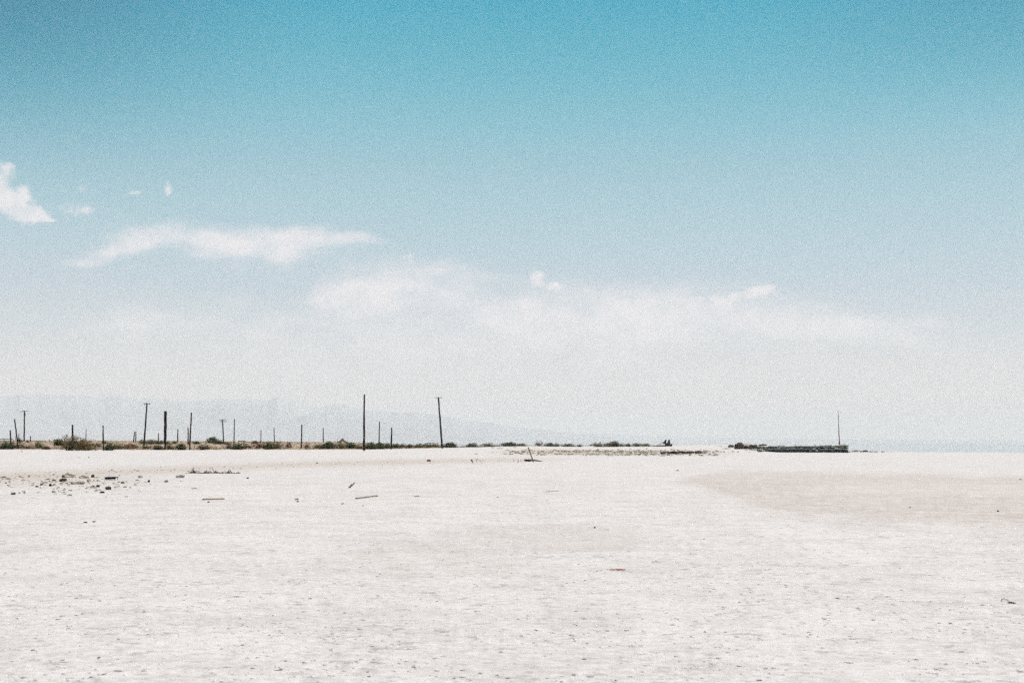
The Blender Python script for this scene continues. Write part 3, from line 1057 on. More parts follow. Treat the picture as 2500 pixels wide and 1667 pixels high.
G_DEB = 'stones scattered along the old tide line at left'
LB = 'small dark stone in the scatter of stones at left'
for (px, py, w, h, k, lab) in [
    (8, 1166, 14, 5, 'crust', 'tan crusted stone at the very left edge on the tide line'),
    (21, 1170, 11, 4, 'crust', 'flat tan stone second from the left edge on the tide line'),
    (14, 1180, 5, 3, 'dark', None), (32, 1207, 10, 5, 'dark', 'dark stone near the left edge, lowest of the scatter'),
    (60, 1204, 5, 5, 'crust', None), (80, 1185, 7, 2.5, 'crust', None), (90, 1189, 7, 4, 'dark', None), (101, 1184, 8, 3.5, 'dark', None),
    (109, 1179, 15, 4, 'crust', 'long thin crusted stone at the left end of the scatter'), (123, 1187, 5.5, 7, 'dark', 'upright narrow dark stone in the scatter'),
    (131, 1174, 9, 4.5, 'dark', None), (153, 1175, 16, 8, 'dark', 'biggest dark stone in the middle of the scatter'),
    (155, 1165, 7, 8, 'dark', 'dark stone at the left end of the tan crust heap'),
    (170, 1165, 25, 10, 'crust', 'tan crust heap above the biggest dark stone'),
    (163, 1180, 6, 4, 'crust', None), (177, 1182, 9, 5, 'dark', None), (193, 1182, 27, 9, 'crust', 'wide mottled tan stone left of the black slab'),
    (206, 1167, 20, 7, 'crust', 'tan mottled stone above the wide mottled one'), (216, 1176, 9, 9, 'crust', None),
    (226, 1165, 7, 7, 'dark', 'dark square stone at the left end of the thin plank'),
    (227, 1189, 10, 6, 'crust', None), (239, 1189, 8, 6, 'dark', None), (264, 1195, 13, 9, 'dark', 'dark pointed stone below the black slab'),
    (156, 1196, 8, 2, 'crust', None), (172, 1198, 9, 3, 'crust', None), (171, 1210, 10, 4, 'crust', None),
    (342, 1166, 11, 7, 'crust', 'lone crusted stone right of the black slab'), (363, 1177, 5, 6, 'dark', None),
    (406, 1177, 9, 7, 'crust', 'lone orange tinted stone below the dark kelp heap'), (475, 1193, 13, 3, 'crust', None), (509, 1226, 5, 3, 'dark', None),
    (604, 1168, 6, 3, 'dark', None), (441, 1166, 19, 9, 'crust', 'pale boxy stone with a dark base left of the black kelp heap'),
    (209, 1276, 8, 3, 'dark', 'left one of two tiny dark stones on the flat below the scatter'),
    (229, 1274.5, 7, 3, 'dark', 'right one of two tiny dark stones on the flat below the scatter'),
    (53, 1102.5, 4, 1.6, 'dark', None), (193, 1117, 3, 2, 'dark', None), (217, 1117, 3, 2, 'dark', None),
    (774, 1131, 4, 2.5, 'dark', None), (1046, 1126, 10, 5, 'red', 'small red brown stone on the far end of the tide line'),
    (725, 1220, 9, 5, 'crust', 'small crumbly clod on the flat left of the grey plank'), (727, 1225, 5, 3, 'red', 'tiny red stone under the crumbly clod'),
    (836, 1230, 7, 2, 'dark', None), (886, 1235, 4, 1.5, 'dark', None), (1003, 1129, 0, 0, 'dark', None),
    (1215, 1214.5, 4, 2, 'dark', None), (2491, 1171, 5, 2.5, 'dark', 'black speck of stone close to the right edge'),
    (2221, 1239, 6, 2, 'dark', 'thin dark sliver of stone on the brown flat at right'),
    (2436, 1248.5, 5, 3.5, 'red', 'small red stone on the brown flat near the right edge'),
    (1452, 1289, 4, 4, 'dark', 'tiny dark stone above the orange scrap'),
    (1654, 1149, 7, 2, 'dark', 'thin dark stone alone below the stony bank'),
    (2324, 1168.5, 3, 1.5, 'dark', None),
]:
    if w == 0:
        continue
    if lab is None:
        rock(px, py, w, h, k, 'small dark or tan stone among others lying on the white flat', 'stone', 'small stones lying on the white flat')
    else:
        rock(px, py, w, h, k, lab, 'stone', G_DEB if px < 420 else None)

# dark kelp and brush heap on the tide line
def heap(px0, px1, py, hpx, name, label, cat, mat, n=500, seed=1):
    rg = random.Random(seed)
    c = ground_at((px0 + px1) / 2, py)
    s = c.y / F
    b_ = MB()
    W_ = (px1 - px0) * s
    pts, rad = [], []
    for k in range(n):
        u = k / n + rg.gauss(0, .012)
        env = .25 + .75 * abs(math.sin(u * 9.0 + 1.0)) * (1 if u < .9 else .3)
        z = (rg.random() ** 2.0 * hpx * s * env) if k % 2 else 0.0
        pts.append(Vector(((u - .5) * W_, rg.gauss(0, min(.5, W_ * .15)), z)))
        rad.append(rg.uniform(.2, .8) * s * (1 if hpx > 9 else .45))
    b_.tube(pts, rad, 5)
    o = b_.build(name, mat, None, c)
    tag(o, label, cat)


heap(462, 588, 1155, 11, 'brush_heap', 'long black heap of tangled brush on the tide line', 'brush heap', M_DARKROCK, 260, 2)
heap(1328, 1344, 1202, 9, 'twig_tuft', 'small thin tuft of grey twigs on the open flat', 'twigs', M_DRIFT, 22, 4)

# black slab on legs
base = ground_at(274, 1171)
s = base.y / F
root = empty('metal_tray', base)
tag(root, 'black rectangular metal slab propped on thin legs among the stones', 'metal slab')
b_ = MB()
b_.box((-4.5 * s, 0, 4.6 * s), (19 * s, .5, 5.6 * s), jit=.01)
b_.build('panel', M_BLACK, root)
b_ = MB()
b_.box((9.5 * s, 0, 7.0 * s), (9 * s, .35, .9 * s))
b_.build('arm', M_IRON, root)
for xx in (-13, 5.5, 13.2):
    b_ = MB()
    b_.tube([(xx * s, 0, -.05), (xx * s, 0, 7 * s)], [.012, .012], 6)
    b_.build('leg', M_IRON, root)

# plank between two stones, and other boards
def board(p0, p1, rpx, mat, name, label, cat='plank', thick=.5, lift=0.0):
    a, b2 = ground_at(*p0), ground_at(*p1)
    s_ = a.y / F
    v = b2 - a
    L = v.length
    o = MB()
    o.box((0, 0, 0), (L, max(.06, rpx * s_ * 1.6), rpx * s_), jit=.004)
    ob = o.build(name, mat, None, (a + b2) / 2 + Vector((0, 0, rpx * s_ * thick + lift)))
    ob.rotation_euler = v.to_track_quat('X', 'Z').to_euler()
    tag(ob, label, cat)
    return ob


board((230, 1168), (243, 1167.3), .9, M_DRIFT, 'plank', 'thin pale plank lying level beside the square dark stone', lift=.04)
board((870, 1217.5), (921, 1211.5), 3.0, M_DRIFT, 'plank', 'long grey weathered plank lying on the open flat')
board((1013, 1212.3), (1022, 1211.2), 1.5, M_PLANK, 'stick', 'short red brown stick right of the long grey plank', 'stick')
board((1344, 1199), (1364, 1198.6), .9, M_PLANK, 'stick', 'thin reddish stick lying beside the twig tuft', 'stick')
board((495, 1220), (547, 1219), 3.4, M_SHELL, 'plank', 'pale tan board half sunk in the crust below the black brush heap')
board((1200, 1092.5), (1207, 1093), 1.0, M_PLANK, 'stick', 'short red stick left of the white sand hump', 'stick')
board((1215, 1094.6), (1226, 1095), 1.0, M_PLANK, 'stick', 'longer red stick at the foot of the white sand hump', 'stick')
board((1254, 1092), (1260, 1092.4), .9, M_PLANK, 'stick', 'short red stick on the right of the white sand hump', 'stick')
board((1298, 1105.3), (1304, 1105.6), 1.0, M_PLANK, 'stick', 'red stick lying just right of the leaning plank top', 'stick')
board((1273, 1103), (1281, 1104.8), 1.4, M_POLE, 'stick', 'dark stick lying left of the leaning plank top', 'stick')

# forked stick sticking out of the flat
base = ground_at(853, 1191)
s = base.y / F
b_ = MB()
b_.tube([(0, 0, -.05), (3 * s, 0, 6 * s), (5.5 * s, 0, 10.5 * s)], [.02, .017, .012], 6)
b_.tube([(0, 0, .02), (6.5 * s, .05, 6.5 * s), (12 * s, .1, 13 * s)], [.02, .022, .016], 6)
b_.tube([(-.5 * s, 0, .5 * s), (.5 * s, 0, 2.2 * s)], [.045, .03], 6)
o = b_.build('forked_stick', M_PLANK, None, base)
tag(o, 'forked brown stick poking up from the flat above the grey plank', 'stick')

# leaning plank with the dark log and stakes
base = ground_at(1302, 1127.8)
s = base.y / F
b_ = MB()
b_.box((-6.2 * s, 0, 18 * s), (2.7 * s, .05, 39 * s), ry=-math.atan2(12.5, 36), jit=.004)
o = b_.build('leaning_plank', M_PLANK, None, base)
tag(o, 'tall narrow orange brown plank stuck in the flat leaning left', 'plank')
base = ground_at(1298, 1126.5) + Vector((0, .25, 0))
s = base.y / F
b_ = MB()
pts = [(-19 * s, 0, 3.5 * s), (-13 * s, 0, 2.3 * s), (-4 * s, 0, 2.4 * s), (4 * s, 0, 3.2 * s), (14 * s, 0, 2.2 * s), (26 * s, 0, .6 * s)]
b_.tube(pts, [1.2 * s, 2.7 * s, 2.5 * s, 1.6 * s, 1.5 * s, .5 * s], 9, .22)
for k in range(9):
    x = -18 + k * 2.1
    b_.tube([(x * s, .02, 2 * s), ((x - 1) * s, 0, random.uniform(5, 8.5) * s)], [.018, .008], 5)
o = b_.build('driftwood_log', M_DARKROCK, None, base)
tag(o, 'dark splintered driftwood log lying behind the leaning plank', 'log')
for (x, y, h, m_, lab) in [(1255, 1127.5, 7, M_DRIFT, 'pale stake, farthest left of the three beside the log'),
                           (1265.5, 1128, 8, M_PLANK, 'red brown stake, middle one of the three left of the log'),
                           (1272, 1127.5, 7, M_DARKROCK, 'dark ragged stake, nearest of the three to the log')]:
    base = ground_at(x, y)
    s = base.y / F
    b_ = MB()
    b_.tube([(0, 0, -.05), (-.3 * s, 0, h * .5 * s), (-.8 * s, 0, h * s)], [.7 * s, .55 * s, .35 * s], 6, .2)
    o = b_.build('stake', m_, None, base)
    tag(o, lab, 'stake', 'stakes left of the driftwood log')

# rusty stump and bent wire
base = ground_at(1153, 1130)
s = base.y / F
b_ = MB()
b_.tube([(.3 * s, 0, -.05), (.2 * s, 0, 3 * s), (-1.5 * s, 0, 6.5 * s), (-2 * s, 0, 9 * s)], [1.4 * s, 1.0 * s, 2.1 * s, 2.6 * s], 8, .2)
o = b_.build('stump', M_RUSTRED, None, base)
tag(o, 'small red brown stump flaring at its top, alone on the flat', 'stump')
base = ground_at(1176, 1131)
s = base.y / F
b_ = MB()
b_.tube([(-14 * s, 0, 8 * s), (-10.5 * s, 0, 10 * s), (-7 * s, 0, 8.5 * s), (-3 * s, 0, 6 * s), (0, 0, 2 * s), (1 * s, 0, 0)], [.5 * s, .8 * s, .5 * s, .35 * s, .35 * s, .9 * s], 6)
b_.tube([(-14 * s, 0, 7.9 * s), (-12 * s, 0, 3 * s), (-11 * s, 0, -.03)], [.35 * s, .3 * s, .3 * s], 6)
o = b_.build('bent_branch', M_DRIFT, None, base)
tag(o, 'arched dead branch right of the red brown stump', 'branch')

# orange scrap, black shard with curled peel
base = ground_at(1508, 1391.5)
s = base.y / F
b_ = MB()
b_.box((4 * s, 0, 1.6 * s), (14 * s, .06, 2.2 * s), rz=.2, ry=.06, jit=.006)
b_.box((-12 * s, .01, 1.2 * s), (13 * s, .05, 1.6 * s), rz=-.15, jit=.004)
b_.box((14 * s, .0, 1.3 * s), (7 * s, .05, 1.6 * s), rz=.3, ry=-.2, jit=.004)
o = b_.build('orange_scrap', M_ORANGE, None, base)
tag(o, 'bright orange torn scrap lying on the white flat', 'scrap')
base = ground_at(2470, 1473)
s = base.y / F
b_ = MB()
b_.tube([(-11 * s, 0, 1.6 * s), (-3 * s, .02, 2.2 * s), (5 * s, 0, 1.2 * s), (11 * s, 0, .6 * s)], [.5 * s, 2.2 * s, 2.0 * s, .5 * s], 7, .2)
o = b_.build('black_shard', M_BLACK, None, base)
tag(o, 'black pointed shard near the right edge of the flat', 'shard')
base = ground_at(2452, 1469)
s = base.y / F
b_ = MB()
arc = [(-8 * s, 0, 1 * s), (-6 * s, 0, 6 * s), (-1 * s, 0, 8 * s), (3 * s, 0, 4 * s), (6 * s, 0, 6.5 * s), (9 * s, 0, 3 * s), (12 * s, 0, .8 * s)]
b_.tube(arc, [1.1 * s, 1.4 * s, 1.2 * s, 1.1 * s, 1.3 * s, 1.1 * s, .6 * s], 7, .1)
o = b_.build('curled_peel', M_SHELL, None, base)
tag(o, 'curled tan strip of peel lying left of the black shard', 'peel')

# stony bank: loose rubble (nobody could count it) and the darker clods at its right end
def rubble(name, label, n, sampler, size, mats, cat, flat=.6):
    V, Fc, mi = [], [], []
    base_me = rock_mesh('tmp', mats[0], 3, 1.0, .35, 1)
    bv = np.array([v.co[:] for v in base_me.vertices])
    bf = [tuple(p.vertices) for p in base_me.polygons]
    bpy.data.meshes.remove(base_me)
    for k in range(n):
        q = sampler()
        if q is None:
            continue
        x, y, sc = q
        sz = (size[0] + (size[1] - size[0]) * random.random() ** 2.2) * sc
        a = random.uniform(0, 6.28)
        m_ = np.array([[math.cos(a), -math.sin(a), 0], [math.sin(a), math.cos(a), 0], [0, 0, 1]])
        vv = (bv * np.array([sz * random.uniform(.7, 1.4), sz * random.uniform(.5, 1), sz * flat * random.uniform(.6, 1.3)])) @ m_.T
        vv = vv + np.array([x, y, hz(x, y) - .05 * sz])
        k0 = len(V)
        V += [tuple(p_) for p_ in vv]
        Fc += [tuple(i_ + k0 for i_ in f_) for f_ in bf]
        ci = random.choices(range(len(mats)), weights=[5, 2, 1][:len(mats)])[0]
        mi += [ci] * len(bf)
    me = bpy.data.meshes.new(name)
    me.from_pydata(V, [], Fc)
    me.update()
    for c in mats:
        me.materials.append(c)
    me.polygons.foreach_set('material_index', mi)
    o = link_mesh(name, me)
    tag(o, label, cat, kind='stuff')
    return o


def at_px(px, below):
    d = F * 1.6 / below
    return (px - 1250) / F * d, d


def bank_pt():
    px = random.gauss(1520, 120) if random.random() < .6 else random.uniform(1230, 1760)
    x, y = at_px(px, random.gauss(28.6, 2.6) - (2.5 if random.random() < .25 else 0))
    return x, y, 1.0


rubble('bank_rubble', 'loose tan and dark rubble strewn over the low stony bank', 1500, bank_pt, (.05, .50), [M_TANRUB, M_CRUST, M_CRUSTROCK], 'rubble', .5)


def line_pt():
    px = random.uniform(-80, 1300)
    yl = float(np.interp(px, [-600, 0, 280, 470, 620, 800, 1000, 1250, 1500], [93, 91, 80, 71, 64, 57, 52, 46, 42]))
    x, y = at_px(px, yl + random.gauss(0, 4.0))
    return x, y, 1.0


rubble('tide_debris', 'fine tan and dark debris strewn along the old tide line', 700, line_pt, (.02, .12), [M_CRUSTROCK, M_DRIFT, M_DARKROCK], 'debris', .4)


def left_pt():
    x, y = at_px(random.gauss(170, 110), random.gauss(106, 14))
    return x, y, 1.0


rubble('crumbled_crust', 'crumbs of crust scattered round the stones at left', 420, left_pt, (.02, .16), [M_CRUST, M_CRUSTROCK, M_DARKROCK], 'debris', .5)

M_CLOD = mat_noise('greyish_clod', (0.42, 0.375, 0.35), (0.58, 0.53, 0.50), 20.0, 0.95)
M_CLODD = mat_noise('brown_clod', (0.17, 0.125, 0.115), (0.30, 0.24, 0.23), 20.0, 0.95)


M_CLODP = mat_noise('pale_crust_clod', (0.60, 0.575, 0.555), (0.70, 0.68, 0.66), 20.0, 0.95)


def crumbs(n):
    below = RNG.uniform(70, 640, n)
    px = RNG.uniform(-250, 2750, n)
    d = F * 1.6 / below
    x, y = (px - 1250) / F * d, d
    dens = fbm(x / 2.6, y / 2.6, 4, 77) * .6 + fbm(x / .6, y / .6, 3, 78) * .4
    keep = RNG.uniform(0, 1, n) < np.clip((dens - .38) * 5, .12, 1)
    x, y = x[keep], y[keep]
    n = len(x)
    base_me = rock_mesh('tmp', M_CLOD, 3, 1.0, .5, 1)
    bv = np.array([v.co[:] for v in base_me.vertices])
    bf = np.array([tuple(p.vertices) for p in base_me.polygons])
    bpy.data.meshes.remove(base_me)
    sz = .006 + .042 * RNG.uniform(0, 1, n) ** 5
    a = RNG.uniform(0, 6.28, n)
    sc = np.stack([sz * RNG.uniform(.8, 1.8, n), sz * RNG.uniform(.6, 1.2, n), sz * RNG.uniform(.10, .32, n)], 1)
    v = bv[None] * sc[:, None, :]
    v = v * (1 + RNG.normal(0, .12, v.shape))
    ca, sa = np.cos(a)[:, None], np.sin(a)[:, None]
    vx = v[..., 0] * ca - v[..., 1] * sa + x[:, None]
    vy = v[..., 0] * sa + v[..., 1] * ca + y[:, None]
    vz = v[..., 2] + (height(x, y) - .1 * sz)[:, None]
    V = np.stack([vx, vy, vz], -1).reshape(-1, 3)
    Fi = (bf[None] + (np.arange(n) * len(bv))[:, None, None]).reshape(-1, 3)
    me = bpy.data.meshes.new('crust_crumbs')
    me.vertices.add(len(V))
    me.vertices.foreach_set('co', V.ravel())
    me.loops.add(Fi.size)
    me.loops.foreach_set('vertex_index', Fi.ravel().astype(np.int32))
    me.polygons.add(len(Fi))
    me.polygons.foreach_set('loop_start', (np.arange(len(Fi)) * 3).astype(np.int32))
    me.update(calc_edges=True)
    for m_ in (M_CLODP, M_CLOD, M_CLODD):
        me.materials.append(m_)
    mi = RNG.choice([0, 1, 2], n, p=[.48, .34, .18])
    me.polygons.foreach_set('material_index', np.repeat(mi, len(bf)).astype(np.int32))
    o = link_mesh('crust_crumbs', me)
    tag(o, 'pale grey and brown crumbs scattered over the white salt crust', 'crumbs', kind='stuff')


crumbs(42000)

for (px, py, w, h, lab) in [
    (1622, 1108, 23, 5.8, 'flat dark clod, first of the dark row on the stony bank'),
    (1641, 1108, 25, 8.7, 'thickest dark clod in the row on the stony bank'),
    (1664, 1108, 27, 7.2, 'long dark clod in the middle of the row on the stony bank'),
    (1684, 1107, 21, 7.2, 'dark clod second from the right end of the row on the stony bank'),
    (1704, 1107, 25, 7.2, 'brown edged clod at the right end of the row on the stony bank'),
    (1724, 1105, 9, 2, 'small dark clod alone right of the dark row'),
]:
    rock(px, py, w, h, 'dark', lab, 'clod', 'dark clods on the stony bank', 'clod', .35)

# ------------------------------------------------------------------ far wreck, frame, shelter, boards
base = ground_at(1616, 1089.5)
s = base.y / F
root = empty('rusty_wreck', base)
tag(root, 'dark rusty wreck with two upright jagged fins at the end of the far shore', 'wreck')
b_ = MB()
b_.box((16 * s, 0, 3.6 * s), (17 * s, 1.2, 5.6 * s), ry=.03, jit=.08)
b_.build('hull_box', M_IRON, root)
b_ = MB()
b_.box((-1 * s, .2, 1.9 * s), (22 * s, 1.4, 3.2 * s), jit=.15)
b_.box((-16 * s, .2, 1.0 * s), (16 * s, 1.0, 1.8 * s), ry=-.06, jit=.1)
b_.build('broken_deck', M_IRON, root)
for (x0, lean) in ((6.5, 4.5), (16, 2.5)):
    b_ = MB()
    y0, y1 = -.1, .1
    tri = [(x0 - 5.5, 6.5), (x0 + 4.4, 6.5), (x0 + 4.0, 10.5), (x0 + lean + .4, 17.5), (x0 + lean - 3.2, 15.8), (x0 - 1.5, 11.5)]
    vs = [(x * s, y0, z * s) for x, z in tri] + [(x * s, y1, z * s) for x, z in tri]
    n = len(tri)
    fs = [tuple(range(n)), tuple(range(2 * n - 1, n - 1, -1))] + [(i, i + n, (i + 1) % n + n, (i + 1) % n) for i in range(n)]
    b_.add(vs, fs)
    b_.build('fin', M_IRON, root)
b_ = MB()
b_.tube([(-8 * s, 0, 5 * s), (-1 * s, 0, 8.5 * s), (5 * s, 0, 11 * s)], [.08, .07, .06], 6)
b_.build('strut', M_RUSTRED, root)

base = ground_at(590, 1085)
s = base.y / F
root = empty('timber_frame', base)
tag(root, 'small open timber frame of four thin legs and a flat top in the scrub', 'timber frame')
for xx, yy in ((-8.2, .0), (-2.5, 1.4), (2.2, 1.4), (8.0, .0)):
    b_ = MB()
    b_.tube([(xx * s, yy, -.1), (xx * s, yy, 8.6 * s)], [.06, .055], 6)
    b_.build('leg', M_POLE, root)
b_ = MB()
b_.box((0, 0, 8.9 * s), (17.5 * s, .12, .14))
b_.box((0, 1.4, 8.6 * s), (14 * s, .12, .12))
b_.build('top_beam', M_POLE, root)

base = ground_at(836, 1080)
s = base.y / F
root = empty('brush_shelter', base)
tag(root, 'low brown brush mound between two thin end stakes on the skyline', 'shelter')
b_ = MB()
for k in range(420):
    u = random.uniform(-1, 1)
    hgt = (6.8 * math.exp(-(u * 3.2) ** 2) + 3.2 * (1 - abs(u) ** 4)) * random.random() ** .5
    q = Vector((u * 12 * s, random.gauss(0, .35), hgt * s))
    v = Vector((random.gauss(0, .22), random.gauss(0, .1), random.gauss(0, .14)))
    b_.tube([q - v, q + v], [.03, .02], 4)
b_.build('brush_mound', M_CANVAS, root)
for xx in (-12, 12):
    b_ = MB()
    b_.tube([(xx * s, 0, -.1), (xx * s + .02, 0, 9.5 * s)], [.05, .03], 6)
    b_.build('stake', M_POLE_GREY, root)

base = ground_at(14, 1080)
s = base.y / F
root = empty('collapsed_fence', base)
tag(root, 'collapsed low boarding with a long dark top rail at the left edge', 'fence')
b_ = MB()
b_.tube([(-30 * s, 0, 8.6 * s), (-5 * s, 0, 8.6 * s), (17 * s, 0, 7.8 * s)], [.07, .08, .07], 6)
b_.build('top_rail', M_POLE, root)
for xx in (-22, -4, 12, 18):
    b_ = MB()
    b_.tube([(xx * s, 0, -.1), (xx * s, 0, (9 if xx < 15 else 8.4) * s)], [.06, .06], 6)
    b_.build('post', M_POLE, root)
b_ = MB()
b_.box((-10 * s, .3, 4.4 * s), (40 * s, .2, 2.0 * s), ry=.015)
b_.build('pale_board', M_WHITE, root)

# ------------------------------------------------------------------ pier
PD = 222.0
PXL, PXR = (1856 - 1250) / F * PD, (2070 - 1250) / F * PD
L = PXR - PXL
s = PD / F
root = empty('stone_pier', ((PXL + PXR) / 2, PD, min(hz(PXL, PD), hz(PXR, PD)) - .04))
tag(root, 'long low dark pier with layered ragged stone faces and a pale crusted top', 'pier')


def pier_layer(name, z0, z1, y0, rough, mat, depth=3.2, xl=-.5, xr=.5, seed=0, step=.07, slope=.22):
    """ragged layer: front and back faces broken up by noise, top follows the pier's slope"""
    n = int((xr - xl) * L / step)
    rows = 7
    V, Fc = [], []
    for i in range(n + 1):
        u = i / n
        x = (xl + (xr - xl) * u) * L
        rise = slope * (x / L + .5)
        for side_ in (0, 1):
            for r in range(rows):
                v = r / (rows - 1)
                nz = float(fbm(np.array([x * 1.6 + 9]), np.array([v * 1.2 + side_ * 31]), 3, seed)[0]) - .5
                nz2 = float(fbm(np.array([x * 1.5]), np.array([side_ * 17.0 + seed]), 4, seed + 3)[0]) - .5
                zz_ = z0 + (z1 - z0) * v
                z = zz_ + rise * max(zz_, 0) / 1.02 + nz2 * rough * 1.0 * (v if r == rows - 1 else (.5 if r else .25))
                y = (y0 + nz * rough) if side_ == 0 else (y0 + depth - nz * rough)
                V.append((x, y, z))
    per = rows * 2
    for i in range(n):
        a, b2 = i * per, (i + 1) * per
        for r in range(rows - 1):
            Fc.append((a + r, b2 + r, b2 + r + 1, a + r + 1))
            Fc.append((a + rows + r, a + rows + r + 1, b2 + rows + r + 1, b2 + rows + r))
        Fc.append((a + rows - 1, b2 + rows - 1, b2 + per - 1, a + per - 1))
        Fc.append((a, a + rows, b2 + rows, b2))
    for a in (0, n * per):
        idx_ = list(range(a, a + rows)) + list(range(a + per - 1, a + rows - 1, -1))
        Fc.append(tuple(idx_ if a == 0 else idx_[::-1]))
    m_ = MB()
    m_.add(V, Fc)
    return m_.build(name, mat, root)


M_TEAL = mat_noise('teal_algae_stone', (0.012, 0.028, 0.034), (0.030, 0.060, 0.068), 1.3, 0.9, 0.03)
pier_layer('lower_wall', -.1, .44, 0.10, .20, M_TEAL, seed=3, step=.12)
pier_layer('middle_ledge', .44, .55, -.05, .26, M_CRUST, seed=8, step=.12)
pier_layer('upper_wall', .55, .72, 0.14, .22, M_PIER, seed=5, step=.12)
pier_layer('thin_ledge', .72, .78, 0.02, .24, M_CRUST, seed=18, step=.12)
pier_layer('cap_wall', .78, .90, 0.12, .22, M_PIER, seed=25, step=.12)
pier_layer('top_slab', .90, 1.02, -.10, .24, M_TOP, seed=13, step=.12)
for k in range(60):
    x = random.uniform(-.5, .5) * L
    nm = ['pale', 'crust'][k % 2]
    o = link_mesh('loose_crust', ROCKS[nm][k % 4], root, (x, random.uniform(-.35, .1), random.choice((.0, .02, .30, .48, .50, .66, .70, .84))))
    o.scale = (random.uniform(.10, .55), .24, random.uniform(.05, .18))

# mast on the pier
zt = 1.03 + .2
mx = (2048 - 1250) / F * (PD + 1.2)
root2 = empty('mast', (mx, PD + 1.2, root.location.z + zt))
tag(root2, 'slender mast on the pier, red brown below and thin grey above', 'mast')
sc_ = (PD + 1.2) / F
mw_ = 1.3 * sc_
b_ = MB()
b_.tube([(0, 0, -.15), (.3 * sc_, 0, 5 * sc_), (0, 0, 12 * sc_)], [1.9 * sc_, 1.7 * sc_, 1.0 * sc_], 8, .12)
b_.build('foot', M_RUSTRED, root2)
b_ = MB()
b_.tube([(0, 0, 12 * sc_), (-.6 * sc_, 0, 24 * sc_), (-.9 * sc_, 0, 38 * sc_), (-1.1 * sc_, 0, 50 * sc_)], [.9 * mw_, .85 * mw_, .8 * mw_, .65 * mw_], 8)
b_.build('lower_post', mat_noise('red_painted_wood', (0.14, 0.035, 0.03), (0.24, 0.07, 0.055), 4.0, .8), root2)
b_ = MB()
b_.tube([(-1.1 * sc_, 0, 50 * sc_), (-1.6 * sc_, 0, 68 * sc_), (-2.1 * sc_, 0, 83 * sc_)], [.6 * mw_, .5 * mw_, .4 * mw_], 6)
b_.build('upper_rod', M_STEEL, root2)
b_ = MB()
b_.tube([(-2.1 * sc_, 0, 82.5 * sc_), (1.5 * sc_, 0, 82 * sc_), (4.6 * sc_, 0, 80.8 * sc_), (1.6 * sc_, 0, 77.5 * sc_)], [.012, .018, .02, .012], 5)
b_.build('wire_loop', M_STEEL, root2)

for (px, lean, h, lab) in [(1915.5, -2.4, 3.6, 'slanted iron pin, farthest left on the pier top'),
                           (1943, .2, 3.6, 'upright iron pin with a small head on the pier top'),
                           (1991.5, -2.4, 3.2, 'slanted iron pin nearest the mast on the pier top')]:
    x = (px - 1250) / F * PD
    u = (x - root.location.x) / L + .5
    z = root.location.z + 1.0 + .22 * u
    b_ = MB()
    b_.tube([(0, 0, -.06), (lean * .5 * s, 0, h * .5 * s), (lean * s, 0, h * s)], [.026, .026, .02], 6)
    if abs(lean) < 1:
        b_.tube([(lean * s, 0, h * .8 * s), (lean * s, 0, h * 1.05 * s)], [.06, .05], 6)
    o = b_.build('iron_pin', M_IRON, None, (x, PD + .5, z))
    tag(o, lab, 'iron pin', 'iron pins on the pier top')
x = (2060 - 1250) / F * (PD + .8)
o = link_mesh('stone', ROCKS['dark'][1], None, (x, PD + .8, root.location.z + 1.22))
o.scale = (7 * s, .25, 2.6 * s)
tag(o, 'small dark stone lying on the right end of the pier top', 'stone')

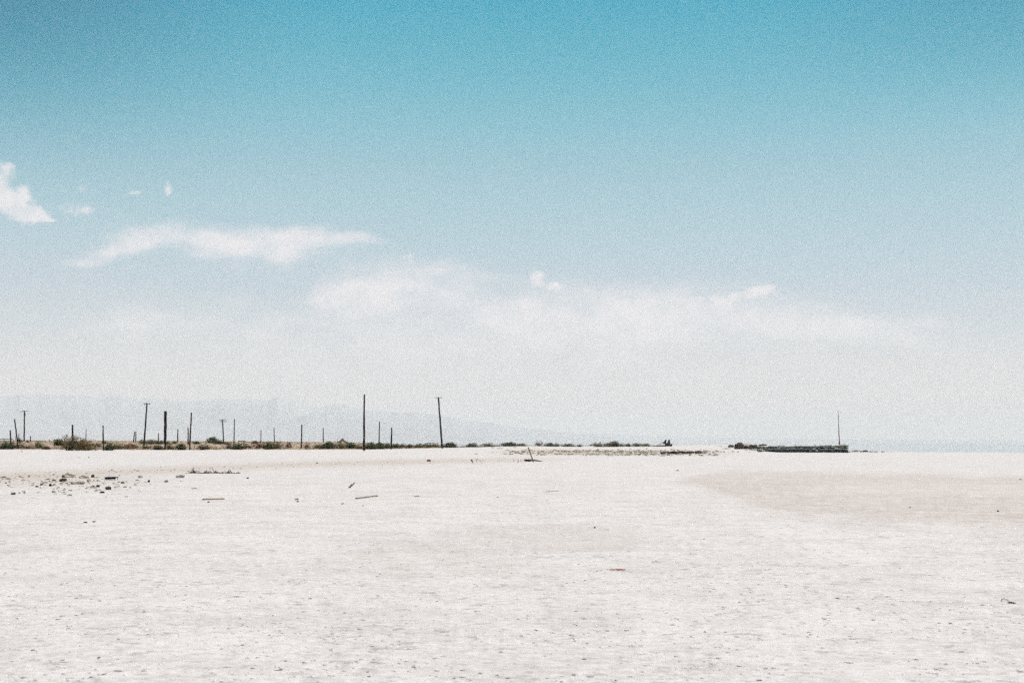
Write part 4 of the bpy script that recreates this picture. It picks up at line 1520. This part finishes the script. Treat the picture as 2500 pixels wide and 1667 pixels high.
# boulders left of the pier
for (px, py, w, h, k, lab) in [
    (1786, 1092, 14, 5, 'dark', 'arched dark boulder, farthest left of the heap beside the pier'),
    (1795, 1093.5, 14, 4, 'pale', 'pale crust lump between the first two dark boulders'),
    (1803, 1096, 20, 12, 'dark', 'tall dark boulder, second from the left in the heap'),
    (1818, 1096, 20, 8, 'dark', 'dark boulder in the middle of the heap'),
    (1822, 1086.5, 22, 3, 'crust', 'pale topped slab lying over the middle boulders'),
    (1829, 1092, 10, 5, 'pale', 'pale crust lump right of the middle boulder'),
    (1843, 1095.5, 16, 8, 'dark', 'low dark boulder left of the pointed one'),
    (1853, 1096.5, 18, 11, 'dark', 'pointed dark boulder closest to the pier'),
    (1866, 1098, 18, 11, 'dark', 'broad dark boulder touching the pier'),
    (1862, 1101.5, 24, 6, 'pale', 'large pale crust lump at the foot of the pier left end'),
    (1855, 1103, 8, 3, 'dark', 'small dark stone in front of the pale crust lump'),
    (1838, 1099, 30, 3, 'pale', 'flat pale crust shelf in front of the boulder heap'),
    (1836, 1097, 18, 9, 'dark', 'squat dark boulder between the middle one and the low one'),
    (1767, 1103.5, 4, 2, 'dark', 'tiny dark stone left below the boulder heap'),
    (1773, 1095.5, 16, 1.5, 'crust', 'flat thin stone left of the arched boulder'),
]:
    rock(px, py, w * 1.12, h * 1.3, k, lab, 'boulder' if w > 9 else 'stone', 'boulders heaped at the left end of the pier', 'boulder' if w > 9 else 'stone', .6)
# rocks running out from the pier's right end
for (px, py, w, h, k, lab) in [
    (2057, 1104.5, 8, 6, 'pale', 'white lump against the foot of the pier right end'),
    (2067, 1105, 7, 3, 'dark', 'small dark stone under the pier right end'),
    (2074, 1103.5, 8, 2.5, 'dark', 'first small stone right of the pier'),
    (2087, 1102.8, 18, 5, 'crust', 'pale crusted rock just right of the pier'),
    (2093, 1101.8, 12, 4, 'dark', 'dark rock leaning on the pale crusted rock'),
    (2103, 1103.5, 9, 3, 'dark', 'dark rock third in the line right of the pier'),
    (2112, 1103, 13, 5, 'dark', 'largest dark rock in the line right of the pier'),
    (2125, 1103.2, 13, 2.2, 'dark', 'flat dark rock after the largest in the line'),
    (2138, 1103.3, 11, 2, 'dark', 'thin dark rock second from the end of the line'),
    (2155, 1103.5, 7, 1.8, 'dark', 'last tiny rock at the end of the line right of the pier'),
]:
    rock(px, py, w, h, k, lab, 'rock', 'rocks in a line right of the pier', 'rock', .6)

# ------------------------------------------------------------------ haze
mb = MB()
mb.box((0, 0, HAZE_TOP / 2 - 3.5), (76000, 76000, HAZE_TOP + 7.0))
mh = bpy.data.materials.new('haze_air')
mh.use_nodes = True
ht = mh.node_tree
for n in list(ht.nodes):
    if n.type != 'OUTPUT_MATERIAL':
        ht.nodes.remove(n)
out = [n for n in ht.nodes if n.type == 'OUTPUT_MATERIAL'][0]
pv = ht.nodes.new('ShaderNodeVolumePrincipled')
pv.inputs['Color'].default_value = (0.960, 0.930, 0.912, 1)
pv.inputs['Density'].default_value = HAZE_DENSITY
pv.inputs['Anisotropy'].default_value = 0.0
ht.links.new(pv.outputs[0], out.inputs['Volume'])
haze = mb.build('haze', mh)
tag(haze, 'pale haze hanging over the whole flat and lake', 'haze', kind='stuff')
